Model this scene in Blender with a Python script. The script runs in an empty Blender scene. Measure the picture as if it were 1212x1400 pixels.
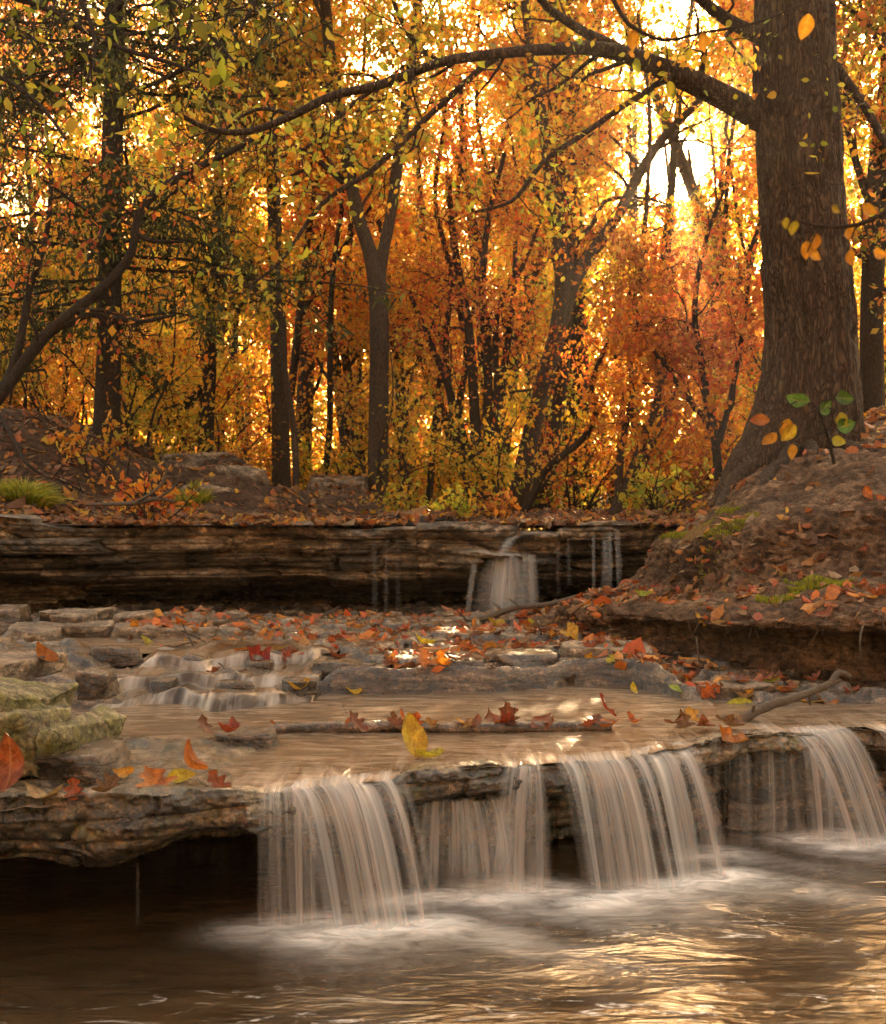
import bpy, bmesh, math, random
import numpy as np
from mathutils import Vector, Matrix
from mathutils.bvhtree import BVHTree

SC = bpy.context.scene
COL = SC.collection
R = np.random.default_rng(11)
rnd = random.Random(5)

# ------------------------------------------------------------------ measures
CAMZ, F, CX, CY = 0.81, 1700.0, 606.0, 700.0          # eye height, focal length and centre in photo pixels


def P(px, py, Y):
    return np.array([(px - CX) / F * Y, Y, CAMZ - (py - CY) / F * Y])


def XatPX(px, Y):
    return (px - CX) / F * Y


SUN = np.array([0.1876, 1.0, 0.2794])
SUN = SUN / np.linalg.norm(SUN)

# ------------------------------------------------------------------ noise


def _h(ix, iy, iz, seed):
    n = (ix.astype(np.int64) * 374761393 + iy.astype(np.int64) * 668265263 + iz.astype(np.int64) * 2147483647 + seed * 1274126177) & 0xFFFFFFFF
    n = ((n ^ (n >> 13)) * 1274126177) & 0xFFFFFFFF
    n = ((n ^ (n >> 15)) * 2246822519) & 0xFFFFFFFF
    n = n ^ (n >> 16)
    return (n & 0xFFFFFF) / float(0xFFFFFF) * 2 - 1


def vnoise(p, seed=0):
    p = np.asarray(p, float)
    i = np.floor(p).astype(np.int64)
    f = p - i
    u = f * f * f * (f * (f * 6 - 15) + 10)
    x, y, z = i[..., 0], i[..., 1], i[..., 2]
    r = 0
    for dx in (0, 1):
        wx = u[..., 0] if dx else 1 - u[..., 0]
        for dy in (0, 1):
            wy = u[..., 1] if dy else 1 - u[..., 1]
            for dz in (0, 1):
                wz = u[..., 2] if dz else 1 - u[..., 2]
                r = r + wx * wy * wz * _h(x + dx, y + dy, z + dz, seed)
    return r


def fbm(p, octv=4, seed=0, gain=0.5):
    p = np.asarray(p, float)
    a, s, r = 1.0, 0.0, 0.0
    for k in range(octv):
        r = r + a * vnoise(p * (2.03 ** k) + k * 7.3, seed + k)
        s += a
        a *= gain
    return r / s * 1.6


def v3(x, y, z):
    x, y, z = np.broadcast_arrays(x, y, z)
    return np.stack([x, y, z], -1).astype(float)


def sstep(a, b, x):
    t = np.clip((np.asarray(x, float) - a) / (b - a), 0, 1)
    return t * t * (3 - 2 * t)


# ------------------------------------------------------------------ objects
def tag(o, label=None, cat=None, group=None, kind=None):
    if label:
        o['label'] = label
    if cat:
        o['category'] = cat
    if group:
        o['group'] = group
    if kind:
        o['kind'] = kind
    return o


def make_mesh(name, V, faces, smooth=True, colors=None, uv=None, attrs=None):
    """faces: list of int arrays (n,k); k may differ between arrays."""
    V = np.asarray(V, np.float32).reshape(-1, 3)
    if isinstance(faces, np.ndarray):
        faces = [faces]
    faces = [np.asarray(f, np.int32) for f in faces if len(f)]
    me = bpy.data.meshes.new(name)
    nl = sum(f.size for f in faces)
    nf = sum(len(f) for f in faces)
    me.vertices.add(len(V))
    me.loops.add(nl)
    me.polygons.add(nf)
    me.vertices.foreach_set('co', V.ravel())
    loops = np.concatenate([f.ravel() for f in faces])
    tot = np.concatenate([np.full(len(f), f.shape[1], np.int32) for f in faces])
    start = np.concatenate([[0], np.cumsum(tot)[:-1]]).astype(np.int32)
    me.loops.foreach_set('vertex_index', loops)
    me.polygons.foreach_set('loop_start', start)
    me.polygons.foreach_set('loop_total', tot)
    if smooth:
        me.polygons.foreach_set('use_smooth', np.ones(nf, bool))
    if colors is not None:
        at = me.color_attributes.new('col', 'FLOAT_COLOR', 'POINT')
        c = np.ones((len(V), 4), np.float32)
        c[:, :3] = colors
        at.data.foreach_set('color', c.ravel())
    if uv is not None:
        ul = me.uv_layers.new(name='UVMap')
        ul.data.foreach_set('uv', np.asarray(uv, np.float32)[loops].ravel())
    for k, a in (attrs or {}).items():
        at = me.attributes.new(k, 'FLOAT', 'POINT')
        at.data.foreach_set('value', np.asarray(a, np.float32).ravel())
    me.update(calc_edges=True)
    me.validate()
    return me


def obj(name, me, m=None, parent=None, loc=None):
    o = bpy.data.objects.new(name, me)
    COL.objects.link(o)
    if m is not None and me is not None:
        me.materials.append(m)
    if parent is not None:
        o.parent = parent
    if loc is not None:
        o.location = loc
    return o


def empty(name, loc):
    o = bpy.data.objects.new(name, None)
    o.empty_display_size = 0.1
    COL.objects.link(o)
    o.location = loc
    return o


def grid_faces(m, n, closed=False):
    i = np.arange(m - 1)[:, None]
    j = np.arange(n if closed else n - 1)[None, :]
    a = i * n + j
    b = i * n + (j + 1) % n
    return np.stack([a, b, b + n, a + n], -1).reshape(-1, 4)


TERRAIN = []


def terrain(name, V, faces, m, cast=True, **kw):
    me = make_mesh(name, V, faces, **kw)
    o = obj(name, me, m)
    tag(o, kind='structure')
    if cast:
        TERRAIN.append((np.asarray(V).reshape(-1, 3), faces))
    return o


# ------------------------------------------------------------------ tubes
def resample(pts, rad, step):
    """Catmull-Rom through pts."""
    pts = np.asarray(pts, float)
    rad = np.asarray(rad, float)
    n = len(pts)
    if n < 3:
        k = max(2, int(np.linalg.norm(pts[-1] - pts[0]) / step) + 1)
        t = np.linspace(0, 1, k)[:, None]
        return pts[0] * (1 - t) + pts[-1] * t, rad[0] * (1 - t[:, 0]) + rad[-1] * t[:, 0]
    ext = np.vstack([2 * pts[0] - pts[1], pts, 2 * pts[-1] - pts[-2]])
    out, ro = [], []
    for i in range(n - 1):
        p0, p1, p2, p3 = ext[i], ext[i + 1], ext[i + 2], ext[i + 3]
        k = max(1, int(math.ceil(np.linalg.norm(p2 - p1) / step)))
        t = (np.arange(k) / k)[:, None]
        out.append(0.5 * ((2 * p1) + (-p0 + p2) * t + (2 * p0 - 5 * p1 + 4 * p2 - p3) * t ** 2 + (-p0 + 3 * p1 - 3 * p2 + p3) * t ** 3))
        ro.append(rad[i] * (1 - t[:, 0]) + rad[i + 1] * t[:, 0])
    out.append(pts[-1:])
    ro.append(rad[-1:])
    return np.vstack(out), np.concatenate(ro)


def tube(pts, rad, sides):
    pts = np.asarray(pts, float)
    n = len(pts)
    T = np.gradient(pts, axis=0)
    T /= np.linalg.norm(T, axis=1)[:, None] + 1e-9
    ref = np.array([0.0, 0.0, 1.0]) if abs(T[:, 2]).mean() < 0.8 else np.array([1.0, 0.0, 0.0])
    A = np.cross(T, ref)
    A /= np.linalg.norm(A, axis=1)[:, None] + 1e-9
    B = np.cross(T, A)
    th = np.arange(sides) / sides * 2 * math.pi
    V = pts[:, None, :] + rad[:, None, None] * (np.cos(th)[None, :, None] * A[:, None, :] + np.sin(th)[None, :, None] * B[:, None, :])
    return V.reshape(-1, 3), grid_faces(n, sides, closed=True), th


class Bag:
    """collects pieces of ONE mesh"""

    def __init__(self):
        self.V, self.F, self.n = [], [], 0

    def add(self, V, Fc):
        self.V.append(V)
        self.F.append(Fc + self.n)
        self.n += len(V)

    def stick(self, pts, rad, sides=5, step=0.05):
        p, r = resample(pts, rad, step)
        V, Fc, _ = tube(p, r, sides)
        self.add(V, Fc)

    def mesh(self, name, **kw):
        by = {}
        for f in self.F:
            by.setdefault(f.shape[1], []).append(f)
        return make_mesh(name, np.vstack(self.V), [np.vstack(v) for v in by.values()], **kw)


# ------------------------------------------------------------------ materials
def new_mat(name):
    m = bpy.data.materials.new(name)
    m.use_nodes = True
    nt = m.node_tree
    nt.nodes.clear()
    out = nt.nodes.new('ShaderNodeOutputMaterial')
    return m, nt, out


class NT:
    def __init__(self, nt):
        self.nt = nt

    def n(self, typ, ins=None, **props):
        nd = self.nt.nodes.new(typ)
        for k, v in props.items():
            setattr(nd, k, v)
        for k, v in (ins or {}).items():
            self.set(nd, k, v)
        return nd

    def set(self, nd, k, v):
        s = nd.inputs[k]
        if isinstance(v, bpy.types.NodeSocket):
            self.nt.links.new(v, s)
        else:
            s.default_value = v

    def noise(self, vec, scale, detail=4, rough=0.55, dist=0.0):
        return self.n('ShaderNodeTexNoise', {'Vector': vec, 'Scale': scale, 'Detail': detail, 'Roughness': rough, 'Distortion': dist}).outputs['Fac']

    def ramp(self, fac, stops, interp='LINEAR'):
        nd = self.n('ShaderNodeValToRGB', {'Fac': fac})
        cr = nd.color_ramp
        cr.interpolation = interp
        while len(cr.elements) < len(stops):
            cr.elements.new(0.5)
        for e, (p, c) in zip(cr.elements, stops):
            e.position = p
            e.color = (c[0], c[1], c[2], 1) if not isinstance(c, (int, float)) else (c, c, c, 1)
        return nd.outputs['Color']

    def mix(self, fac, a, b, blend='MIX'):
        nd = self.nt.nodes.new('ShaderNodeMix')
        nd.data_type = 'RGBA'
        nd.blend_type = blend
        for s, v in ((nd.inputs[0], fac), (nd.inputs[6], a), (nd.inputs[7], b)):
            if isinstance(v, bpy.types.NodeSocket):
                self.nt.links.new(v, s)
            elif isinstance(v, (int, float)):
                s.default_value = v
            else:
                s.default_value = (v[0], v[1], v[2], 1)
        return nd.outputs[2]

    def math(self, op, a, b=0.0, c=0.0, clamp=False):
        nd = self.nt.nodes.new('ShaderNodeMath')
        nd.operation = op
        nd.use_clamp = clamp
        for s, v in zip(nd.inputs, (a, b, c)):
            if isinstance(v, bpy.types.NodeSocket):
                self.nt.links.new(v, s)
            else:
                s.default_value = v
        return nd.outputs[0]

    def mapv(self, vec, scale=(1, 1, 1), loc=(0, 0, 0), rot=(0, 0, 0)):
        return self.n('ShaderNodeMapping', {'Vector': vec, 'Scale': scale, 'Location': loc, 'Rotation': rot}).outputs[0]

    def bump(self, h, strength, dist, normal=None):
        ins = {'Height': h, 'Strength': strength, 'Distance': dist}
        if normal is not None:
            ins['Normal'] = normal
        return self.n('ShaderNodeBump', ins).outputs[0]

    def pos(self):
        return self.n('ShaderNodeTexCoord').outputs['Object']


def rock_mat(name, dark, mid, light, wet=0.3, scale=1.0, moss=None, moss_amt=0.5, strata=5.0, bump=1.0, tone=False):
    m, nt, out = new_mat(name)
    t = NT(nt)
    pos = t.pos()
    st = t.mapv(pos, (scale, scale, scale * strata))
    big = t.noise(st, 4.0, 6, 0.6, 0.6)
    med = t.noise(st, 17.0, 5, 0.65)
    fine = t.noise(pos, 120 * scale, 3, 0.7)
    col = t.ramp(big, [(0.38, dark), (0.5, mid), (0.63, light)])
    col = t.mix(t.ramp(med, [(0.35, 0.0), (0.7, 0.75)]), col, t.mix(0.5, dark, mid))
    speck = t.ramp(fine, [(0.36, 0.4), (0.64, 1.5)])
    col = t.mix(0.75, col, speck, 'MULTIPLY')
    if moss:
        mm = t.ramp(t.noise(pos, 9 * scale, 5, 0.6, 0.4), [(0.6 - 0.3 * moss_amt, 0.0), (0.75 - 0.2 * moss_amt, 0.85)])
        col = t.mix(mm, col, t.mix(fine, moss, [c * 1.7 for c in moss]))
    crack = t.n('ShaderNodeTexVoronoi', {'Vector': t.mix(0.12, st, t.n('ShaderNodeTexNoise', {'Vector': st, 'Scale': 5.0}).outputs['Color']), 'Scale': 6.0}, feature='DISTANCE_TO_EDGE').outputs['Distance']
    ck = t.ramp(crack, [(0.0, 0.0), (0.05, 1.0)])
    iso = t.noise(pos, 26 * scale, 8, 0.68)
    h = t.math('ADD', t.math('MULTIPLY', big, 0.35), t.math('MULTIPLY', med, 0.35))
    h = t.math('ADD', h, t.math('MULTIPLY', iso, 0.8))
    h = t.math('ADD', h, t.math('MULTIPLY', fine, 0.16))
    h = t.math('ADD', h, t.math('MULTIPLY', ck, 0.10))
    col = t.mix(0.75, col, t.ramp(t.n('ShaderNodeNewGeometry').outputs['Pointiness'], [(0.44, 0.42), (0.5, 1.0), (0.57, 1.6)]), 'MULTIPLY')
    col = t.mix(0.85, col, t.ramp(iso, [(0.38, 0.32), (0.5, 0.95), (0.62, 1.6)]), 'MULTIPLY')
    col = t.mix(0.7, col, t.ramp(crack, [(0.0, 0.25), (0.035, 1.0)]), 'MULTIPLY')
    if tone:
        col = t.mix(1.0, col, t.n('ShaderNodeAttribute', attribute_name='tone').outputs['Color'], 'MULTIPLY')
    wetm = t.ramp(t.noise(pos, 6 * scale, 4, 0.6), [(0.62 - 0.35 * wet, 0.75), (0.72 - 0.3 * wet, 0.18 if wet > 0.5 else 0.42)])
    b = t.bump(h, 0.9, 0.016 * bump / scale)
    bs = t.n('ShaderNodeBsdfPrincipled', {'Base Color': col, 'Roughness': wetm, 'Normal': b, 'Specular IOR Level': 0.5 + 0.4 * wet})
    nt.links.new(bs.outputs[0], out.inputs['Surface'])
    return m


def soil_mat(name, a, b_, c, scale=1.0):
    m, nt, out = new_mat(name)
    t = NT(nt)
    pos = t.pos()
    big = t.noise(pos, 5 * scale, 6, 0.65, 0.8)
    med = t.noise(t.mapv(pos, (1, 1, 2.2)), 26 * scale, 6, 0.7, 0.5)
    fine = t.noise(pos, 150 * scale, 3, 0.75)
    col = t.ramp(big, [(0.36, a), (0.5, b_), (0.66, c)])
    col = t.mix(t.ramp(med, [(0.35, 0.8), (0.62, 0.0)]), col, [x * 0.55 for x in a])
    col = t.mix(0.7, col, t.ramp(fine, [(0.34, 0.45), (0.66, 1.5)]), 'MULTIPLY')
    col = t.mix(0.7, col, t.ramp(t.noise(pos, 34 * scale, 6, 0.7), [(0.38, 0.45), (0.62, 1.5)]), 'MULTIPLY')
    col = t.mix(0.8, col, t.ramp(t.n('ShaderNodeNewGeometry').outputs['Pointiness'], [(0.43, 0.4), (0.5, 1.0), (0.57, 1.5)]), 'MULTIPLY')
    peb = t.n('ShaderNodeTexVoronoi', {'Vector': pos, 'Scale': 70 * scale}, feature='F1').outputs['Distance']
    h = t.math('ADD', t.math('MULTIPLY', med, 1.0), t.math('MULTIPLY', fine, 0.35))
    h = t.math('ADD', h, t.math('MULTIPLY', peb, -0.25))
    h = t.math('ADD', h, big)
    bmp = t.bump(h, 0.9, 0.03)
    bs = t.n('ShaderNodeBsdfPrincipled', {'Base Color': col, 'Roughness': 0.85, 'Normal': bmp, 'Specular IOR Level': 0.3})
    nt.links.new(bs.outputs[0], out.inputs['Surface'])
    return m


def bark_mat(name, a, b_, scale=1.0):
    m, nt, out = new_mat(name)
    t = NT(nt)
    pos = t.pos()
    st = t.mapv(pos, (scale, scale, scale * 0.24))
    wrp = t.n('ShaderNodeTexNoise', {'Vector': st, 'Scale': 14.0, 'Detail': 3.0}).outputs['Color']
    st2 = t.mix(0.14, st, wrp)
    vor = t.n('ShaderNodeTexVoronoi', {'Vector': st2, 'Scale': 52.0}, feature='DISTANCE_TO_EDGE').outputs['Distance']
    ridg = t.ramp(vor, [(0.0, 0.12), (0.3, 1.0)])
    n1 = t.noise(st, 60, 5, 0.7)
    n2 = t.noise(pos, 5 * scale, 4, 0.6)
    col = t.mix(ridg, [x * 0.35 for x in a], t.mix(n2, a, b_))
    col = t.mix(0.6, col, t.ramp(n1, [(0.25, 0.55), (0.75, 1.35)]), 'MULTIPLY')
    h = t.math('ADD', t.math('MULTIPLY', ridg, 0.8), t.math('MULTIPLY', n1, 0.6))
    bs = t.n('ShaderNodeBsdfPrincipled', {'Base Color': col, 'Roughness': 0.85, 'Normal': t.bump(h, 0.8, 0.016 / scale), 'Specular IOR Level': 0.25})
    nt.links.new(bs.outputs[0], out.inputs['Surface'])
    return m


def leaf_mat(name, trans=0.5, rough=0.5, spots=True, veins=False):
    m, nt, out = new_mat(name)
    t = NT(nt)
    c = t.n('ShaderNodeAttribute', attribute_name='col').outputs['Color']
    if veins:
        uv = t.n('ShaderNodeUVMap', uv_map='UVMap').outputs[0]
        sp = t.n('ShaderNodeSeparateXYZ', {0: uv})
        ax = t.math('ABSOLUTE', sp.outputs[0])
        fr = t.math('FRACT', t.math('SUBTRACT', t.math('MULTIPLY', sp.outputs[1], 8.0), t.math('MULTIPLY', ax, 1.5)))
        vl = t.ramp(fr, [(0.0, 1.0), (0.07, 0.0), (0.93, 0.0), (1.0, 1.0)])
        mid = t.ramp(ax, [(0.03, 1.0), (0.09, 0.0)])
        vm = t.math('MULTIPLY', t.math('MAXIMUM', vl, mid), 0.7)
        n2 = t.noise(t.n('ShaderNodeTexCoord').outputs['Object'], 5.5, 6, 0.7, 0.8)
        c = t.mix(t.ramp(n2, [(0.42, 0.0), (0.62, 0.85)]), c, t.mix(1.0, c, (0.42, 0.30, 0.25), 'MULTIPLY'))
        c = t.mix(vm, c, t.mix(0.6, c, (0.35, 0.22, 0.10)))
    if spots:
        pos = t.n('ShaderNodeTexCoord').outputs['Object']
        s = t.ramp(t.noise(pos, 24 if veins else 55, 4, 0.65), [(0.3, 0.55), (0.55, 1.0), (0.75, 1.2)])
        c = t.mix(0.8, c, s, 'MULTIPLY')
    d = t.n('ShaderNodeBsdfPrincipled', {'Base Color': c, 'Roughness': rough, 'Specular IOR Level': 0.3})
    tr = t.n('ShaderNodeBsdfTranslucent', {'Color': t.mix(1.0, c, (1.3, 1.25, 1.1), 'MULTIPLY')})
    ms = t.n('ShaderNodeMixShader', {'Fac': trans})
    nt.links.new(d.outputs[0], ms.inputs[1])
    nt.links.new(tr.outputs[0], ms.inputs[2])
    nt.links.new(ms.outputs[0], out.inputs['Surface'])
    return m


M = {}
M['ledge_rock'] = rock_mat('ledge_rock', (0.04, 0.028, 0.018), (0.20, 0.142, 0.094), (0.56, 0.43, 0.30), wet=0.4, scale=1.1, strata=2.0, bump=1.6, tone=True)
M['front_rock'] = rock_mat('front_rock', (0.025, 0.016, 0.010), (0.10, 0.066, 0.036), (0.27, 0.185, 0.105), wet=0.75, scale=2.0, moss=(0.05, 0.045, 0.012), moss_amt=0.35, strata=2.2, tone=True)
M['slab_rock'] = rock_mat('slab_rock', (0.045, 0.030, 0.018), (0.16, 0.108, 0.066), (0.40, 0.295, 0.19), wet=0.45, scale=1.6)
M['wet_rock'] = rock_mat('wet_rock', (0.018, 0.011, 0.007), (0.065, 0.041, 0.025), (0.20, 0.135, 0.085), wet=0.9, scale=1.8)
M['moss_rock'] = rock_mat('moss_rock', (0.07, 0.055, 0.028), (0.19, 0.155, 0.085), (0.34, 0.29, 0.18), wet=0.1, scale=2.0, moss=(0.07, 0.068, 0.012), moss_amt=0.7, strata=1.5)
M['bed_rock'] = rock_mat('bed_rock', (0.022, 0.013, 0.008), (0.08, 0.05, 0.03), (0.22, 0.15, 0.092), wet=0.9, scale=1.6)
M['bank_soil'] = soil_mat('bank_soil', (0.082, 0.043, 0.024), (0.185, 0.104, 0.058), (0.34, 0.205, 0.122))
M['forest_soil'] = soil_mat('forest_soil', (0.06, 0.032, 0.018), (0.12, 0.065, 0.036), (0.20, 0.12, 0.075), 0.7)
M['bark_big'] = bark_mat('bark_big', (0.07, 0.043, 0.027), (0.13, 0.082, 0.051), 0.85)
M['bark'] = bark_mat('bark', (0.08, 0.055, 0.038), (0.15, 0.105, 0.07), 2.2)
M['bark_dark'] = bark_mat('bark_dark', (0.048, 0.033, 0.023), (0.095, 0.063, 0.042), 2.2)
M['twig'] = bark_mat('twig', (0.05, 0.034, 0.024), (0.10, 0.07, 0.05), 8)
M['drift'] = bark_mat('drift', (0.16, 0.125, 0.095), (0.27, 0.215, 0.165), 7)
M['leaf'] = leaf_mat('leaf', 0.62, 0.5, spots=False)
M['fallen'] = leaf_mat('fallen', 0.35, 0.38, veins=True)
M['litter'] = leaf_mat('litter', 0.35, 0.45)
M['needle'] = leaf_mat('needle', 0.2, 0.6, spots=False)
M['grass'] = leaf_mat('grass', 0.4, 0.5, spots=False)
# ------------------------------------------------------------------ forest floor
def floor_h(x, y):
    h = 0.742 + 0.006 * (y - 6.5)
    lm = sstep(-1.75, -2.65, x) * (0.16 + 0.50 * sstep(6.9, 8.0, y)) * (1 - 0.5 * sstep(10, 16, y)) + sstep(-2.5, -4.5, x) * 0.35
    h = h + lm * sstep(6.3, 6.9, y)
    h = h + 0.25 * np.exp(-((x + 1.78) / 0.42) ** 4 - ((y - 9.2) / 0.9) ** 2) + 0.25 * np.exp(-((x + 1.45) / 0.5) ** 2 - ((y - 8.9) / 0.8) ** 2)
    h = h + 0.20 * np.exp(-((x + 0.75) / 0.36) ** 2 - ((y - 9.6) / 0.7) ** 2)
    h = h + 0.34 * sstep(1.3, 2.6, x) * (1 - 0.4 * sstep(9, 15, y))
    p = v3(x, y, 0 * x)
    h = h + 0.05 * fbm(p * 1.3, 4, 3) * sstep(6.6, 7.6, y) + (0.030 * fbm(p * 6, 4, 9) + 0.014 * fbm(p * 19, 3, 10)) * sstep(6.6, 7.2, y) + 0.30 * fbm(p * 0.12, 3, 21) * sstep(12, 30, y)
    # shelves of bare rock and dirt on the outcrop
    q = np.exp(-((x + 1.7) / 0.7) ** 2 - ((y - 9.0) / 1.0) ** 2)
    lay = 0.07
    st = (np.floor(h / lay) + sstep(0.55, 1.0, (h / lay) % 1.0)) * lay
    return h * (1 - 0.75 * q) + st * 0.75 * q


def build_floor():
    ys = np.concatenate([np.linspace(6.42, 10.5, 170), 10.5 + np.geomspace(0.05, 90, 90)])
    s = np.linspace(-1, 1, 361)
    xs = 4.2 * s + 60 * np.sign(s) * np.abs(s) ** 6
    X, Y = np.meshgrid(xs, ys)
    Z = floor_h(X, Y)
    return terrain('ground', v3(X, Y, Z), grid_faces(*X.shape), M['forest_soil'])


# ------------------------------------------------------------------ stepped rock faces
def strata(x, z, seed, layer, xf=1.6, tone=False):
    """inward offset of a bedded rock face"""
    wz = z + 0.35 * layer * fbm(v3(x * 1.1, z * 0, z * 0), 2, seed + 3)
    k = np.floor(wz / layer)
    fr = wz / layer - k
    ki = k.astype(np.int64)
    bx = x * xf * 1.5 + 7.31 * _h(ki, ki * 0 + 3, ki * 0, seed) + 0.30 * fbm(v3(x * xf * 2.5, z * 9, 0 * x), 3, seed + 5)
    bi = np.floor(bx).astype(np.int64)
    bf = bx - bi
    off = 0.62 * _h(bi, ki, ki * 0, seed + 11) + 0.45 * _h(ki, ki * 0, ki * 0, seed + 17) + vnoise(v3(x * xf, k * 5.7, k * 0), seed) * 0.35
    rnd_ = (np.abs(fr - 0.5) * 2) ** 5
    if tone:
        return np.clip(1 + .6 * _h(bi, ki, ki * 0, seed + 23) + .25 * _h(ki, ki * 0, ki * 0, seed + 29), .3, 1.8)
    joint = np.exp(-(np.minimum(bf, 1 - bf) / 0.035) ** 2)
    return off + 0.6 * rnd_ + 0.6 * joint


def build_upper_ledge():
    xs = np.linspace(-3.6, 1.75, 760)
    tops = np.linspace(0.9, 0, 26)[:, None]             # top surface, back to lip
    zs = np.concatenate([np.linspace(0.0, 0.03, 5)[1:], np.linspace(0.035, 0.62, 170)])
    lip = 6.46 + 0.16 * fbm(v3(xs * 0.9, 0, 0), 3, 31) + 0.03 * fbm(v3(xs * 6, 0, 0), 3, 32) + 0.25 * sstep(0.2, 1.4, xs) - 0.25 * sstep(-1.7, -2.8, xs)
    zt = 0.750 + 0.05 * sstep(-1.9, -2.6, xs) + 0.022 * fbm(v3(xs * 2.2, 0, 3), 4, 33) + 0.010 * np.sign(vnoise(v3(xs * 4, 0, 9), 36)) - 0.012 * sstep(0.1, 0.5, xs)
    Xt = np.broadcast_to(xs, (26, len(xs)))
    Yt = lip[None, :] + tops
    Zt = zt[None, :] + 0.006 * fbm(v3(Xt * 8, Yt * 8, 0), 4, 34) - 0.02 * sstep(0.3, 0.9, tops)
    d = zs[:, None]
    Xf = np.broadcast_to(xs, (len(zs), len(xs))).copy()
    Zf = zt[None, :] - d
    rec = 0.05 * sstep(0.02, 0.12, d) + 0.10 * sstep(0.1, 0.26, d) + 0.85 * sstep(0.26, 0.44, d) - 0.02 * sstep(0.5, 0.6, d)
    rec = rec - 0.30 * np.exp(-((xs - 0.33) / 0.27) ** 4)[None, :] * sstep(0.13, 0.15, d) * (1 - sstep(0.2, 0.3, d))
    amp = 0.06 + 0.065 * sstep(0.0, 0.2, d)
    rec = rec + amp * (0.85 * strata(Xf, Zf, 41, 0.085, 1.0) + 0.35 * strata(Xf, Zf, 47, 0.034, 2.0)) + 0.02 * fbm(v3(Xf * 5, Zf * 12, 0), 4, 44) + 0.008 * fbm(v3(Xf * 25, Zf * 40, 0), 3, 45)
    rec = rec * sstep(0, 0.02, d)
    Yf = lip[None, :] + rec
    V = np.stack([np.vstack([Xt, Xf]), np.vstack([Yt, Yf]), np.vstack([Zt, Zf])], -1)
    tn = np.ones(V.shape[:2])
    tn[26:] = strata(Xf, Zf, 41, 0.085, 1.0, True)
    tn[:27] = .8
    return terrain('rock_ledge', V, grid_faces(V.shape[0], V.shape[1]), M['ledge_rock'], attrs={'tone': tn})


# ------------------------------------------------------------------ front ledge
LIP = np.array([
    (-420, 2.22, .292, .14, .75), (0, 2.29, .286, .138, .75), (130, 2.31, .284, .158, .75), (200, 2.33, .283, .128, .75),
    (255, 2.35, .281, .095, .75), (335, 2.41, .272, .092, .65), (358, 2.45, .256, .10, .6), (400, 2.49, .251, .10, .52), (535, 2.58, .252, .09, .45),
    (556, 2.60, .269, .085, .4), (640, 2.64, .273, .08, .36), (682, 2.68, .268, .07, .36), (702, 2.70, .254, .07, .36), (738, 2.72, .255, .07, .36),
    (760, 2.74, .254, .08, .36), (850, 2.80, .253, .08, .36), (940, 2.92, .254, .07, .28), (962, 2.95, .270, .085, .2), (1050, 3.05, .273, .06, .24),
    (1075, 3.10, .256, .06, .28), (1150, 3.15, .256, .06, .28), (1168, 3.16, .266, .06, .16), (1195, 3.14, .256, .06, .16), (1600, 3.05, .258, .07, .2)])


def lip_at(px):
    return [np.interp(px, LIP[:, 0], LIP[:, k]) for k in range(1, 5)]


POOL_Z = 0.2635


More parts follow.
